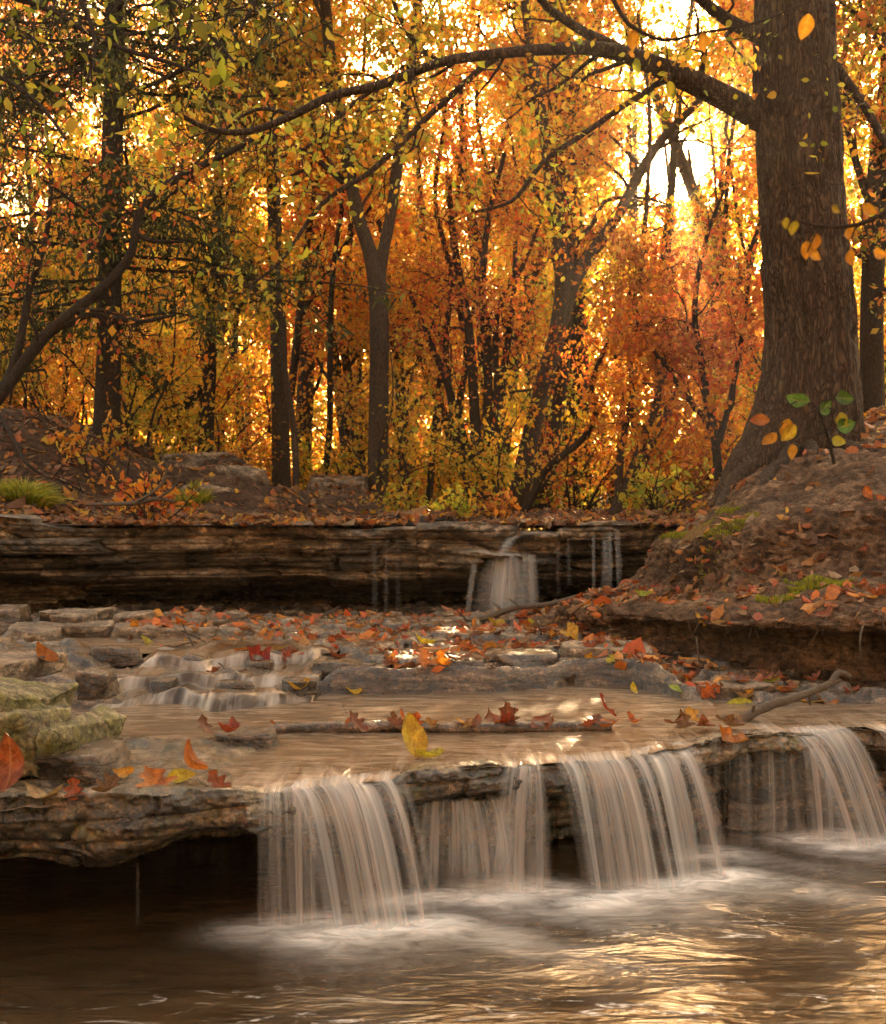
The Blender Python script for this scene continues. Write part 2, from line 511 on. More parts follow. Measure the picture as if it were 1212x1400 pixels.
def build_front_ledge():
    px = np.linspace(-420, 1560, 900)
    Y, zt, th, rc = lip_at(px)
    k = np.ones(9) / 9
    sm = lambda a: np.convolve(np.pad(a, 4, mode='edge'), k, 'valid')
    Y, zt, th, rc = map(sm, (Y, zt, th, rc))
    X = (px - CX) / F * Y
    Y = Y + 0.014 * fbm(v3(X * 9, 0, 0), 4, 51)
    n = len(px)
    leftm = 1 - sstep(280, 360, px)
    # top, from back to lip
    tb = np.linspace(0.62, 0.0, 60)
    Yt = Y[None, :] + tb[:, None]
    Xt = np.broadcast_to(X, Yt.shape)
    nz = fbm(v3(Xt * 11, Yt * 14, 0), 5, 52)
    back = sstep(0.02, 0.16, tb)[:, None] * (1 - 0.92 * leftm[None, :])
    Zt = zt[None, :] - 0.045 * back + nz * (0.006 + 0.004 * leftm[None, :]) - 0.004 * sstep(0.03, 0.0, tb)[:, None]
    lay = 0.011
    qz = (np.floor(Zt / lay) + sstep(0.6, 1, (Zt / lay) % 1)) * lay
    Zt = Zt * (1 - 0.7 * leftm[None, :]) + qz * 0.7 * leftm[None, :] + leftm * 0.012 * np.clip(fbm(v3(Xt * 5, Yt * 7, 0), 3, 58), -1, 1)
    # face down, underside, back wall
    a = np.linspace(0, 1, 52)[1:, None]
    zf = zt - th * a
    bulge = -0.018 * np.sin(a * math.pi)
    inn = bulge + 0.017 * strata(np.broadcast_to(X, (51, n)), zf + 0 * X, 55, 0.042, 3.0) * sstep(0, 0.15, a) + 0.012 * fbm(v3(X * 14 + 0 * a, zf * 22, 0), 4, 56) * sstep(0, .1, a) + 0.006 * fbm(v3(X * 60 + 0 * a, zf * 70, 0), 3, 59) + 0.05 * sstep(0.72, 1.0, a) + leftm * 0.035 * a
    Yf = Y + inn
    b = np.linspace(0, 1, 30)[1:, None]
    Zu = zt - th - 0.02 * b + 0.02 * fbm(v3(X * 8 + 0 * b, b * 3, 0), 4, 57) * b
    Yu = Yf[-1:] + (rc - 0.05) * b + 0 * X
    c = np.linspace(0, 1, 40)[1:, None]
    Zw = Zu[-1:] * (1 - c) - 0.12 * c
    Yw = Yu[-1:] + 0.05 * strata(np.broadcast_to(X, (39, n)), Zw, 61, 0.04, 3) * sstep(0, .1, c) - 0.05 * c + 0.02 * fbm(v3(X * 12 + 0 * c, Zw * 12, 0), 4, 62)
    bc = lambda m: np.broadcast_to(X, (m, n))
    V = np.stack([np.vstack([Xt, bc(51), bc(29), bc(39)]), np.vstack([Yt, Yf, Yu, Yw]), np.vstack([Zt, zf, Zu, Zw])], -1)
    tn = np.ones(V.shape[:2])
    tn[60:111] = strata(np.broadcast_to(X, (51, n)), zf + 0 * X, 55, 0.042, 3.0, True)
    return terrain('rock_ledge', V, grid_faces(V.shape[0], n), M['front_rock'], attrs={'tone': tn})


# ------------------------------------------------------------------ stream bed and shelf between the two ledges
EDGE_PX = [(-500, 960), (130, 968), (300, 966), (430, 958), (440, 948), (560, 950), (700, 946), (790, 937), (860, 940), (905, 948), (960, 962), (1020, 972), (1090, 982), (1150, 980), (1600, 985)]
EDGE = np.array([(XatPX(a, (CAMZ - POOL_Z) * F / (b - CY)), (CAMZ - POOL_Z) * F / (b - CY)) for a, b in EDGE_PX])


CASC_WOB = 0.075


def bed_h(x, y):
    ye = np.interp(x, EDGE[:, 0], EDGE[:, 1])
    p = v3(x, y, 0 * x)
    d = y - ye + 0.05 * fbm(p * 5, 3, 71)
    casc = sstep(-0.98, -0.86, x) * (1 - sstep(-0.42, -0.30, x))          # the little cascade
    bar = sstep(0.62, 0.75, x)                                            # low leafy bar in front of the bank
    shelf = 0.232 + (0.345 - 0.232) * sstep(-0.005, 0.035, d)
    dw = d + CASC_WOB * fbm(v3(x * 5, (y - ye) * 1.5, 0), 3, 99)
    cas = 0.232 + 0.112 * (0.36 * sstep(0.0, 0.05, dw) + 0.34 * sstep(0.18, 0.225, dw) + 0.30 * sstep(0.41, 0.455, dw))
    brr = 0.232 + 0.045 * sstep(-0.02, 0.05, d) + 0.03 * sstep(0.1, 0.7, d)
    h = shelf * (1 - casc) + cas * casc
    h = h * (1 - bar) + brr * bar
    n1 = fbm(p * 2.6, 4, 72)
    n2 = fbm(p * 9, 5, 73)
    on = sstep(0.0, 0.12, d)
    h = h + on * (0.03 * n1 + 0.02 * n2) * (1 - 0.6 * casc) + 0.006 * n2 + casc * sstep(0, .1, d) * 0.030 * fbm(v3(x * 9, y * 9, 0), 3, 77)
    lay = 0.026
    w = h / lay + 0.7 * fbm(p * 1.7, 2, 75)
    hq = (np.floor(w) + sstep(0.72, 1.0, w % 1.0)) * lay - 0.7 * fbm(p * 1.7, 2, 75) * lay
    h = h + on * (1 - 0.7 * casc) * 0.8 * (hq - h)
    # hollow where the upper brook stands before it goes over the cascade
    up = np.exp(-((x + 0.80) / 0.38) ** 4 - ((y - 4.28) / 0.17) ** 4)
    h = h * (1 - up) + up * 0.338
    h = h - 0.06 * sstep(5.4, 6.2, y)
    # left of the cascade the bed is walled by blocks
    h = h + 0.05 * sstep(-1.0, -1.2, x) * on * (1 - sstep(4.0, 4.4, y))
    return h


def build_bed():
    xs = np.linspace(-2.9, 2.5, 470)
    ys = np.concatenate([np.linspace(2.95, 5.2, 240), np.linspace(5.22, 7.6, 100)])
    X, Y = np.meshgrid(xs, ys)
    Z = bed_h(X, Y)
    lipY = np.interp(X, XatPX(LIP[:, 0], LIP[:, 1]), LIP[:, 1])
    Z = np.where(Y < lipY + 0.42, np.where(Y < lipY + 0.36, -0.3, np.minimum(Z, 0.2)), Z)
    return terrain('stream_bed', v3(X, Y, Z), grid_faces(*X.shape), M['bed_rock'])


# ------------------------------------------------------------------ right bank
BANK = [  # foot x, y, inward direction, profile (d, z)
    ((2.6, 3.55), (.05, 1), [(0, .24), (.15, .30), (.20, .37), (.15, .43), (-.07, .475), (-.03, .54), (.10, .58), (.35, .63), (.62, .69), (.78, .77), (.9, .89), (1.3, 1.02), (2.0, 1.2), (3.2, 1.4), (4.2, 1.45)]),
    ((1.55, 3.72), (.08, 1), [(0, .24), (.15, .30), (.20, .37), (.15, .42), (-.07, .465), (-.03, .525), (.10, .555), (.38, .585), (.66, .61), (.75, .73), (.83, .85), (1.2, .93), (1.8, 1.05), (2.8, 1.12), (3.8, 1.12)]),
    ((1.18, 3.84), (.12, 1), [(0, .24), (.15, .30), (.20, .37), (.14, .42), (-.07, .455), (-.03, .51), (.08, .54), (.36, .565), (.66, .585), (.74, .69), (.81, .79), (1.15, .83), (1.75, .93), (2.6, .98), (3.6, .95)]),
    ((0.92, 4.02), (.2, 1), [(0, .24), (.12, .29), (.20, .35), (.16, .40), (-.05, .435), (-.02, .485), (.06, .51), (.32, .53), (.62, .55), (.70, .645), (.77, .73), (1.1, .765), (1.6, .82), (2.2, .85), (3.0, .82)]),
    ((0.66, 4.48), (.45, .9), [(0, .26), (.02, .31), (.05, .36), (.04, .40), (-.02, .43), (-.01, .455), (.06, .47), (.28, .475), (.50, .50), (.57, .59), (.63, .69), (.85, .72), (1.2, .78), (1.6, .80), (2.2, .80)]),
    ((0.40, 4.95), (.72, .7), [(0, .28), (.03, .31), (.055, .35), (.07, .38), (.08, .405), (.11, .425), (.18, .445), (.38, .48), (.56, .515), (.66, .60), (.72, .69), (.86, .715), (1.1, .80), (1.4, .82), (1.8, .80)]),
    ((0.22, 5.35), (.9, .45), [(0, .27), (.04, .29), (.08, .31), (.12, .325), (.16, .34), (.2, .35), (.28, .37), (.45, .40), (.66, .45), (.78, .55), (.86, .64), (.98, .69), (1.2, .76), (1.4, .77), (1.7, .77)]),
    ((0.30, 5.95), (1, .15), [(0, .22), (.04, .25), (.08, .27), (.12, .285), (.16, .30), (.2, .31), (.28, .33), (.42, .37), (.60, .44), (.72, .54), (.80, .63), (.92, .68), (1.1, .74), (1.3, .76), (1.6, .76)]),
    ((0.55, 6.6), (1, -.1), [(0, .15), (.04, .20), (.08, .23), (.12, .25), (.16, .27), (.2, .29), (.28, .32), (.38, .37), (.48, .44), (.58, .54), (.66, .63), (.74, .68), (.9, .73), (1.1, .75), (1.4, .75)]),
]


def build_bank():
    S, NP = 520, 240
    K = len(BANK)
    foot = np.array([b[0] for b in BANK])
    dr = np.array([b[1] for b in BANK], float)
    dr /= np.linalg.norm(dr, axis=1)[:, None]
    prof = np.array([b[2] for b in BANK])                # K,15,2
    seg = np.concatenate([[0], np.cumsum(np.linalg.norm(np.diff(foot, axis=0), axis=1))])
    s = np.linspace(0, seg[-1], S)

    def interp(a):
        a2 = a.reshape(K, -1)
        o = np.stack([np.interp(s, seg, a2[:, j]) for j in range(a2.shape[1])], 1)
        ker = np.hanning(31)
        ker /= ker.sum()
        o = np.stack([np.convolve(np.pad(o[:, j], 15, mode='edge'), ker, 'valid') for j in range(o.shape[1])], 1)
        return o.reshape((S,) + a.shape[1:])
    ft, dd, pr = interp(foot), interp(dr), interp(prof)
    dd /= np.linalg.norm(dd, axis=1)[:, None]
    # resample every profile: dense on the steep parts
    knots = np.arange(15)
    w = np.array([1, 1, 1, 1, 1.1, 1.1, 1.1, 1.3, 1.5, 1.1, 1.1, 1.6, 2.0, 1.6])
    cum = np.concatenate([[0], np.cumsum(w)])
    q = np.interp(np.linspace(0, cum[-1], NP), cum, knots)
    i = np.clip(q.astype(int), 0, 13)
    f = (q - i)[None, :, None]
    e = np.concatenate([2 * pr[:, :1] - pr[:, 1:2], pr, 2 * pr[:, -1:] - pr[:, -2:-1]], 1)
    p0, p1, p2, p3 = e[:, i], e[:, i + 1], e[:, i + 2], e[:, i + 3]
    c = 0.5 * (2 * p1 + (-p0 + p2) * f + (2 * p0 - 5 * p1 + 4 * p2 - p3) * f ** 2 + (-p0 + 3 * p1 - 3 * p2 + p3) * f ** 3)
    V = np.empty((S, NP, 3))
    V[..., 0] = ft[:, None, 0] + dd[:, None, 0] * c[..., 0]
    V[..., 1] = ft[:, None, 1] + dd[:, None, 1] * c[..., 0]
    V[..., 2] = c[..., 1]
    a = fbm(V * 2.2, 4, 81)
    b = fbm(V * 8, 5, 82)
    cc = fbm(V * np.array([28, 28, 45]), 4, 83)
    nrm = np.cross(np.gradient(V, axis=1), np.gradient(V, axis=0))
    nrm /= np.linalg.norm(nrm, axis=-1)[..., None] + 1e-9
    if nrm[..., 2].mean() < 0:
        nrm = -nrm
    steep = 1 - np.abs(nrm[..., 2])
    wz = V[..., 2] * 26 + 1.5 * a
    lay = ((wz % 1.0) - 0.5) * 0.022 * sstep(0.5, 0.9, steep)
    chunk = np.abs(fbm(V * np.array([5, 5, 8]), 4, 84))
    V += nrm * (0.034 * a + 0.024 * b - 0.014 * chunk * (.35 + steep) + (0.009 + 0.012 * steep) * cc + lay)[..., None]
    return terrain('bank', V, grid_faces(S, NP), M['bank_soil'])


build_floor()
build_upper_ledge()
build_front_ledge()
build_bed()
build_bank()

tv, tf, off = [], [], 0
for V_, F_ in TERRAIN:
    tv.append(V_)
    tf.append(F_ + off)
    off += len(V_)
BVH = BVHTree.FromPolygons(np.vstack(tv).tolist(), np.vstack(tf).tolist())


def drop(x, y, z0=2.2):
    """the surface under a point: (position, normal)"""
    h = BVH.ray_cast(Vector((x, y, z0)), Vector((0, 0, -1)))
    return (np.array(h[0]), np.array(h[1])) if h[0] is not None else (None, None)


def sight(px, py):
    """the surface point seen at a place of the photo"""
    d = Vector(((px - CX) / F, 1, -(py - CY) / F)).normalized()
    h = BVH.ray_cast(Vector((0, 0, CAMZ)), d)
    return (np.array(h[0]), np.array(h[1])) if h[0] is not None else (None, None)
# ------------------------------------------------------------------ water
def pool_mat():
    m, nt, out = new_mat('pool_water')
    t = NT(nt)
    pos = t.pos()
    flow = t.mapv(pos, (1.0, 2.6, 1), rot=(0, 0, math.radians(-24)))
    n1 = t.noise(flow, 5, 3, 0.55, 0.9)
    n2 = t.noise(flow, 20, 3, 0.55, 1.0)
    n3 = t.noise(flow, 90, 2, 0.5)
    h = t.math('ADD', n1, t.math('MULTIPLY', n2, 0.14))
    h = t.math('ADD', h, t.math('MULTIPLY', n3, 0.035))
    b = t.bump(h, 0.5, 0.015)
    silt = t.ramp(t.noise(flow, 3.0, 5, 0.6, 1.0), [(0.3, (0.022, 0.013, 0.006)), (0.7, (0.062, 0.037, 0.018))])
    w = t.n('ShaderNodeBsdfPrincipled', {'Base Color': silt, 'Roughness': 0.17, 'Normal': b, 'IOR': 1.6, 'Specular IOR Level': 1.0})
    fa = t.n('ShaderNodeAttribute', attribute_name='foam').outputs['Fac']
    fn = t.noise(t.mapv(pos, (1, 2.2, 1), rot=(0, 0, math.radians(-24))), 9, 6, 0.65, 1.5)
    f1 = t.math('MULTIPLY', fa, t.ramp(fn, [(0.28, 0.25), (0.62, 1.0)]), clamp=True)
    # thin scum lines drawn out by the current
    wv = t.n('ShaderNodeTexNoise', {'Vector': t.mapv(pos, (0.55, 3.4, 1), rot=(0, 0, math.radians(-20))), 'Scale': 3.0, 'Detail': 4.0, 'Roughness': 0.5, 'Distortion': 0.7}).outputs['Fac']
    ln = t.math('ABSOLUTE', t.math('SUBTRACT', wv, 0.5))
    line = t.ramp(ln, [(0.0, 0.8), (0.006, 0.0)])
    br = t.ramp(t.noise(pos, 22, 4, 0.7), [(0.45, 0.0), (0.62, 1.0)])
    la = t.n('ShaderNodeAttribute', attribute_name='scum').outputs['Fac']
    f2 = t.math('MULTIPLY', t.math('MULTIPLY', line, br), la)
    fm = t.math('MAXIMUM', f1, f2, clamp=True)
    foam = t.n('ShaderNodeBsdfPrincipled', {'Base Color': (0.86, 0.83, 0.78, 1), 'Roughness': 0.6})
    ms = t.n('ShaderNodeMixShader', {'Fac': fm})
    nt.links.new(w.outputs[0], ms.inputs[1])
    nt.links.new(foam.outputs[0], ms.inputs[2])
    nt.links.new(ms.outputs[0], out.inputs['Surface'])
    return m


def stream_mat():
    m, nt, out = new_mat('stream_water')
    t = NT(nt)
    pos = t.pos()
    flow = t.mapv(pos, (3.0, 0.55, 1), rot=(0, 0, math.radians(12)))
    n1 = t.noise(flow, 9, 4, 0.6, 0.5)
    n2 = t.noise(t.mapv(pos, (0.8, 2.6, 1)), 7, 5, 0.6, 1.6)
    near = t.n('ShaderNodeAttribute', attribute_name='crest').outputs['Fac']
    hh = t.mix(near, n2, n1)
    b = t.bump(hh, 0.6, t.math('ADD', 0.007, t.math('MULTIPLY', near, 0.009)))
    col = t.ramp(n2, [(0.32, (0.085, 0.055, 0.034)), (0.5, (0.165, 0.112, 0.072)), (0.68, (0.32, 0.235, 0.165))])
    col = t.mix(t.math('MULTIPLY', t.ramp(n1, [(0.45, 0.0), (0.7, 0.55)]), near), col, (0.6, 0.5, 0.4))
    w = t.n('ShaderNodeBsdfPrincipled', {'Base Color': col, 'Roughness': 0.25, 'Normal': b, 'IOR': 1.33, 'Specular IOR Level': 0.35})
    nt.links.new(w.outputs[0], out.inputs['Surface'])
    return m


def silk_mat(name, lo, hi, freq, dens, white=(0.93, 0.92, 0.91), base=0.0):
    m, nt, out = new_mat(name)
    t = NT(nt)
    uv = t.n('ShaderNodeUVMap', uv_map='UVMap').outputs[0]
    s1 = t.noise(t.mapv(uv, (freq, 0.22, 1)), 1.0, 4, 0.6, 0.15)
    s2 = t.noise(t.mapv(uv, (freq * 2.4, 0.3, 1), (3, 1, 0)), 1.0, 3, 0.6)
    s0 = t.noise(t.mapv(uv, (freq * 0.3, 0.15, 1), (7, 2, 0)), 1.0, 2, 0.5)
    s = t.math('ADD', t.math('MULTIPLY', s1, 0.52), t.math('MULTIPLY', s2, 0.24))
    s = t.math('ADD', s, t.math('MULTIPLY', s0, 0.24))
    al = t.ramp(s, [(lo, base), (hi, 1.0)])
    ed = t.n('ShaderNodeAttribute', attribute_name='fade').outputs['Fac']
    a = t.math('MULTIPLY', t.math('MULTIPLY', al, ed), dens, clamp=True)
    b = t.bump(s, 0.8, 0.010)
    d = t.n('ShaderNodeBsdfPrincipled', {'Base Color': (*white, 1), 'Roughness': 0.2, 'Normal': b, 'IOR': 1.33, 'Specular IOR Level': 0.6})
    tr = t.n('ShaderNodeBsdfTranslucent', {'Color': (*white, 1)})
    m1 = t.n('ShaderNodeMixShader', {'Fac': 0.45})
    nt.links.new(d.outputs[0], m1.inputs[1])
    nt.links.new(tr.outputs[0], m1.inputs[2])
    tp = t.n('ShaderNodeBsdfTransparent')
    m2 = t.n('ShaderNodeMixShader', {'Fac': a})
    nt.links.new(tp.outputs[0], m2.inputs[1])
    nt.links.new(m1.outputs[0], m2.inputs[2])
    nt.links.new(m2.outputs[0], out.inputs['Surface'])
    return m


M['pool'] = pool_mat()
M['stream'] = stream_mat()
M['silk'] = silk_mat('silk_water', 0.42, 0.62, 8, 1.0, base=.04)
M['veil'] = silk_mat('veil_water', 0.42, 0.72, 7, 0.22)
M['thread'] = silk_mat('thread_water', 0.44, 0.66, 9, 0.6, base=.02)
M['far_silk'] = silk_mat('far_silk_water', 0.38, 0.68, 6, 0.62, base=.08)
M['under'] = silk_mat('under_water', 0.42, 0.66, 8, 0.75, base=.05)
M['drip'] = silk_mat('drip_water', 0.25, 0.70, 5, 0.11)

LAND = []      # where the falls strike the pool


def fall_sheet(bag, px0, px1, H, out, lat, seed, gather=0.0, start=0.05, z_end=0.0, wob=0.018, rear=0.0):
    nu, nv = 90, 56
    px = np.linspace(px0, px1, nu)
    Y, zt, th, rc = lip_at(px)
    X = (px - CX) / F * Y
    Y = Y + rear
    u = np.linspace(0, 1, nu)
    v = np.linspace(0, 1, nv)[:, None]
    cr = 0.14
    t = np.clip((v - cr) / (1 - cr), 0, 1)
    c = np.clip(v / cr, 0, 1)
    L = np.ptp(X) + 0.01
    q = u * L
    fold = vnoise(v3(q[None, :] * 30 + 0 * v, t * 0.5, 0), seed) * wob + vnoise(v3(q[None, :] * 75 + 0 * v, t * 0.5, 0), seed + 5) * wob * 0.35
    zt = zt + 0.006 * vnoise(v3(q * 22, 0, 0), seed + 31) + 0.004 * vnoise(v3(q * 60, 0, 0), seed + 32)
    o = out * (1 + 0.45 * vnoise(v3(q * 14, 0, 0), seed + 9))
    xm = X.mean()
    XX = X + (xm - X) * gather * t + lat * t + 0.006 * vnoise(v3(q[None, :] * 20 + 0 * v, t * 1.5, 3), seed + 2) * t
    z0 = (POOL_Z if rear == 0 else zt) * (1 - c) + (zt + 0.004) * c
    ZZ = z0 - (zt - z_end + 0.004) * np.clip(t, 0, 1) ** 1.85
    YY = Y + start * (1 - c) - (0.012 * c) - o * t + fold * np.clip(t * 3, 0.15, 1)
    V = np.stack([np.broadcast_to(XX, YY.shape), YY, np.broadcast_to(ZZ, YY.shape)], -1)
    fade = np.clip(np.minimum(u, 1 - u) / min(.4, .06 + .012 / L), 0, 1)[None, :] * (1 - 0.32 * sstep(0.05, 0.8, t)) * (0.62 + 0.38 * sstep(0.0, 0.10, v))
    uv = np.stack([np.broadcast_to(q * 4.2, fade.shape), np.broadcast_to(t * 1.0, fade.shape)], -1)
    bag.append((V.reshape(-1, 3), grid_faces(nv, nu), fade.reshape(-1), uv.reshape(-1, 2)))
    return V[-1, 0], V[-1, -1]


def sheets_mesh(name, bag):
    Vs, Fs, A, U, n = [], [], [], [], 0
    for V, Fc, a, u in bag:
        Vs.append(V); Fs.append(Fc + n); A.append(a); U.append(u)
        n += len(V)
    return make_mesh(name, np.vstack(Vs), np.vstack(Fs), uv=np.vstack(U), attrs={'fade': np.concatenate(A)})


def waterfall(label, pieces, m='silk', veil=True, land=True):
    """pieces: (px0, px1, out, lateral, gather, rear, z_end)"""
    front, back = [], []
    for k, (a, b, o, l, g, rear, ze) in enumerate(pieces):
        sd = int(a) + k
        p, q = fall_sheet(front, a, b, 0, o, l, sd, g, rear=rear, z_end=ze)
        if veil:
            fall_sheet(back, a + 4, b - 4, 0, o * 0.82, l * 0.85, sd + 40, g, rear=rear + 0.004, z_end=ze)
        if land:
            LAND.append((p, q))
    o = obj('waterfall', sheets_mesh('waterfall', front), M[m])
    tag(o, label, 'waterfall', 'falls over the front ledge')
    if veil:
        obj('veil', sheets_mesh('veil', back), M['veil'], o)
    return o


waterfall('broad silky waterfall pouring off the ledge beside the dry overhang, widest of the front falls',
          [(384, 548, .115, .085, 0.0, 0, 0), (356, 386, .02, .004, -.3, 0, 0), (372, 430, .05, .02, 0, .01, 0)])
waterfall('narrow arched waterfall below the bare middle rock, between the two widest front falls', [(690, 742, .06, -.01, -0.75, 0, 0)])
waterfall('slanting silky waterfall pouring in even strands right of the bare middle rock', [(754, 948, .12, .055, 0.0, 0, 0)])
waterfall('steep white waterfall leaning out below the driftwood stick', [(1074, 1156, .10, .10, -0.1, 0, 0), (1082, 1130, .05, .02, 0, .02, 0)])
waterfall('cut off white waterfall at the very edge of the view', [(1186, 1330, .11, .10, -0.1, 0, 0)])
waterfall('pair of thin water strands at the far end of the slanting fall', [(968, 984, .03, .0, -.3, 0, 0), (990, 1000, .05, -.01, -.6, 0, 0)], m='thread', veil=False)
waterfall('faint veil of water trickling under the flat rock next to the driftwood stick', [(1036, 1072, .03, .0, -.5, .03, .0), (1008, 1030, .03, -.01, -.6, .03, .0), (1060, 1082, .05, .02, -.5, .02, .0)], m='under', veil=False, land=False)


def under_fall(label, parts):
    """water that comes out below the cap rock"""
    bag = []
    for (px0, px1, zt, rear, out, lat, gather, z_end) in parts:
        nu, nv = 50, 44
        px = np.linspace(px0, px1, nu)
        Y = np.interp(px, LIP[:, 0], LIP[:, 1]) + rear
        X = (px - CX) / F * (Y - rear)
        u = np.linspace(0, 1, nu)
        t = np.linspace(0, 1, nv)[:, None]
        q = u * np.ptp(X)
        fold = vnoise(v3(q[None, :] * 45 + 0 * t, t * 0.6, 0), int(px0)) * 0.014
        V = np.stack([X + (X.mean() - X) * gather * t + lat * t, Y - out * t + fold, np.broadcast_to(zt - (zt - z_end) * t ** 1.7, (nv, nu))], -1)
        fade = np.clip(np.minimum(u, 1 - u) / 0.15, 0, 1)[None, :] * np.clip(t / 0.1, 0, 1) * (1 - 0.5 * sstep(0.7, 1, t))
        uv = np.stack([np.broadcast_to(q * 4.2, fade.shape), np.broadcast_to(t, fade.shape)], -1)
        bag.append((V.reshape(-1, 3), grid_faces(nv, nu), fade.reshape(-1), uv.reshape(-1, 2)))
        LAND.append((V[-1, 0], V[-1, -1]))
    o = obj('waterfall', sheets_mesh('waterfall', bag), M['under'])
    tag(o, label, 'waterfall', 'falls over the front ledge')


under_fall('low fan of water emerging beneath the bare middle rock, next to the broadest fall', [(566, 650, .195, .035, .06, .0, -.25, 0), (620, 690, .19, .035, .05, .03, -.2, 0), (668, 720, .19, .03, .04, -.03, .2, 0)])

# the lower pool
xs = np.linspace(-2.4, 2.8, 400)
ys = np.concatenate([np.linspace(-1.5, 1.7, 40), np.linspace(1.71, 3.7, 210)])
X, Y = np.meshgrid(xs, ys)
foam = np.zeros_like(X)
for a, b in LAND:
    ab = b[:2] - a[:2]
    pt = np.stack([X, Y], -1)
    tt = np.clip(((pt - a[:2]) @ ab) / (ab @ ab + 1e-9), 0, 1)
    near = a[:2] + tt[..., None] * ab
    dv = pt - near
    d = np.hypot(dv[..., 0], dv[..., 1] * 1.2)
    run = np.clip(dv[..., 0] * 0.8 - dv[..., 1] * 0.55, 0, None)        # carried off by the current
    L = min(1.0, np.linalg.norm(ab) / 0.12)
    foam = np.maximum(foam, (0.35 + 0.65 * L) * np.exp(-(d / 0.08) ** 2))
    crossw = np.abs(dv[..., 0] * 0.55 + dv[..., 1] * 0.8)
    foam = np.maximum(foam, L * 0.5 * np.exp(-(run / 0.30) ** 2 - (crossw / 0.075) ** 2) * (run > 0))
pz = v3(X, Y * 1.6, 0 * X)
Z = 0.0035 * fbm(pz * 5, 3, 91) + 0.004 * foam * fbm(pz * 22, 3, 92) + 0.006 * foam
scum = sstep(0.05, 0.45, X) * sstep(2.75, 2.35, Y) + 0.8 * sstep(-0.75, -0.3, X) * sstep(2.2, 2.0, Y)
terrain('water', v3(X, Y, Z), grid_faces(*X.shape), M['pool'], cast=False, attrs={'foam': foam, 'scum': scum})

# the pool above the front ledge, bending over the lip
pxs = np.linspace(-420, 1560, 520)
LY = np.interp(pxs, LIP[:, 0], LIP[:, 1])
LX = (pxs - CX) / F * LY
dd = np.concatenate([np.linspace(0, 0.12, 26), np.linspace(0.13, 1.75, 130)])[:, None]
Y = LY[None, :] + dd - 0.004
X = np.broadcast_to(LX, Y.shape)
zt = np.interp(pxs, LIP[:, 0], LIP[:, 2])
low = np.minimum(zt + 0.003, POOL_Z)
Z = POOL_Z - (POOL_Z - low) * np.exp(-(dd / 0.045) ** 2)
crest = np.exp(-(dd / 0.22) ** 2) * np.ones_like(X)
Z = Z + 0.004 * crest * fbm(v3(X * 22 + Y * 3, Y * 3, 0), 3, 95) + 0.0012 * fbm(v3(X * 6, Y * 14, 0), 3, 96)
terrain('water', v3(X, Y, Z), grid_faces(*X.shape), M['stream'], cast=False, attrs={'crest': crest})

# the brook above the cascade
xs = np.linspace(-1.5, -0.35, 90)
ys = np.linspace(4.07, 4.56, 50)
X, Y = np.meshgrid(xs, ys)
Z = 0.347 + 0.002 * fbm(v3(X * 7, Y * 12, 0), 3, 97)
terrain('water', v3(X, Y, Z), grid_faces(*X.shape), M['stream'], cast=False, attrs={'crest': 0 * X})

# the cascade between them
def cascade_mat():
    m, nt, out = new_mat('cascade_water')
    t = NT(nt)
    uv = t.n('ShaderNodeUVMap', uv_map='UVMap').outputs[0]
    pos = t.pos()
    s1 = t.noise(t.mapv(uv, (34, 2.2, 1)), 1.0, 4, 0.6, 0.5)
    s2 = t.noise(t.mapv(uv, (9, 3.5, 1)), 1.0, 4, 0.6, 0.6)
    ris = t.n('ShaderNodeAttribute', attribute_name='riser').outputs['Fac']
    k = t.math('MULTIPLY', t.ramp(t.math('ADD', t.math('MULTIPLY', s1, .5), t.math('MULTIPLY', s2, .5)), [(0.46, 0.0), (0.66, 1.0)]), t.math('ADD', .10, t.math('MULTIPLY', ris, .38)), clamp=True)
    base = t.ramp(s2, [(0.38, (.050, .034, .023)), (0.64, (.20, .145, .10))])
    col = t.mix(k, base, (.78, .74, .70))
    b = t.bump(t.math('ADD', s1, s2), 0.5, 0.008)
    w = t.n('ShaderNodeBsdfPrincipled', {'Base Color': col, 'Roughness': 0.2, 'Normal': b, 'IOR': 1.33, 'Specular IOR Level': 0.6})
    nt.links.new(w.outputs[0], out.inputs['Surface'])
    return m


xs = np.linspace(-1.02, -0.30, 190)
ys = np.linspace(-0.30, 0.78, 240)
U, D = np.meshgrid(xs, ys)
ye = np.interp(U, EDGE[:, 0], EDGE[:, 1])
d2 = D + 0.05 * fbm(v3(U * 5, (ye + D) * 5, 0), 3, 71) + CASC_WOB * fbm(v3(U * 5, D * 1.5, 0), 3, 99)
lump = 0.016 * fbm(v3(U * 8, D * 5, 0), 2, 98)
Z = 0.2560 + 0.100 * (0.36 * sstep(-0.03, 0.045, d2) + 0.34 * sstep(0.15, 0.22, d2) + 0.30 * sstep(0.38, 0.45, d2)) + lump * sstep(-.03, .04, d2)
ris = np.clip(np.exp(-((d2 - .01) / .03) ** 2) + np.exp(-((d2 - .185) / .03) ** 2) + np.exp(-((d2 - .415) / .03) ** 2), 0, 1)
edge = np.minimum(U - xs[0], xs[-1] - U)
Z = Z - 0.05 * sstep(0.12, 0.0, edge + .05 * vnoise(v3(D * 9, U * 0, 0), 4))
me = make_mesh('waterfall', v3(U, ye + D, Z), grid_faces(*U.shape), uv=np.stack([U, D], -1).reshape(-1, 2), attrs={'riser': ris})
tag(obj('waterfall', me, cascade_mat()), 'low stepped cascade of milky water running over rocks beside the mossy boulder', 'waterfall')


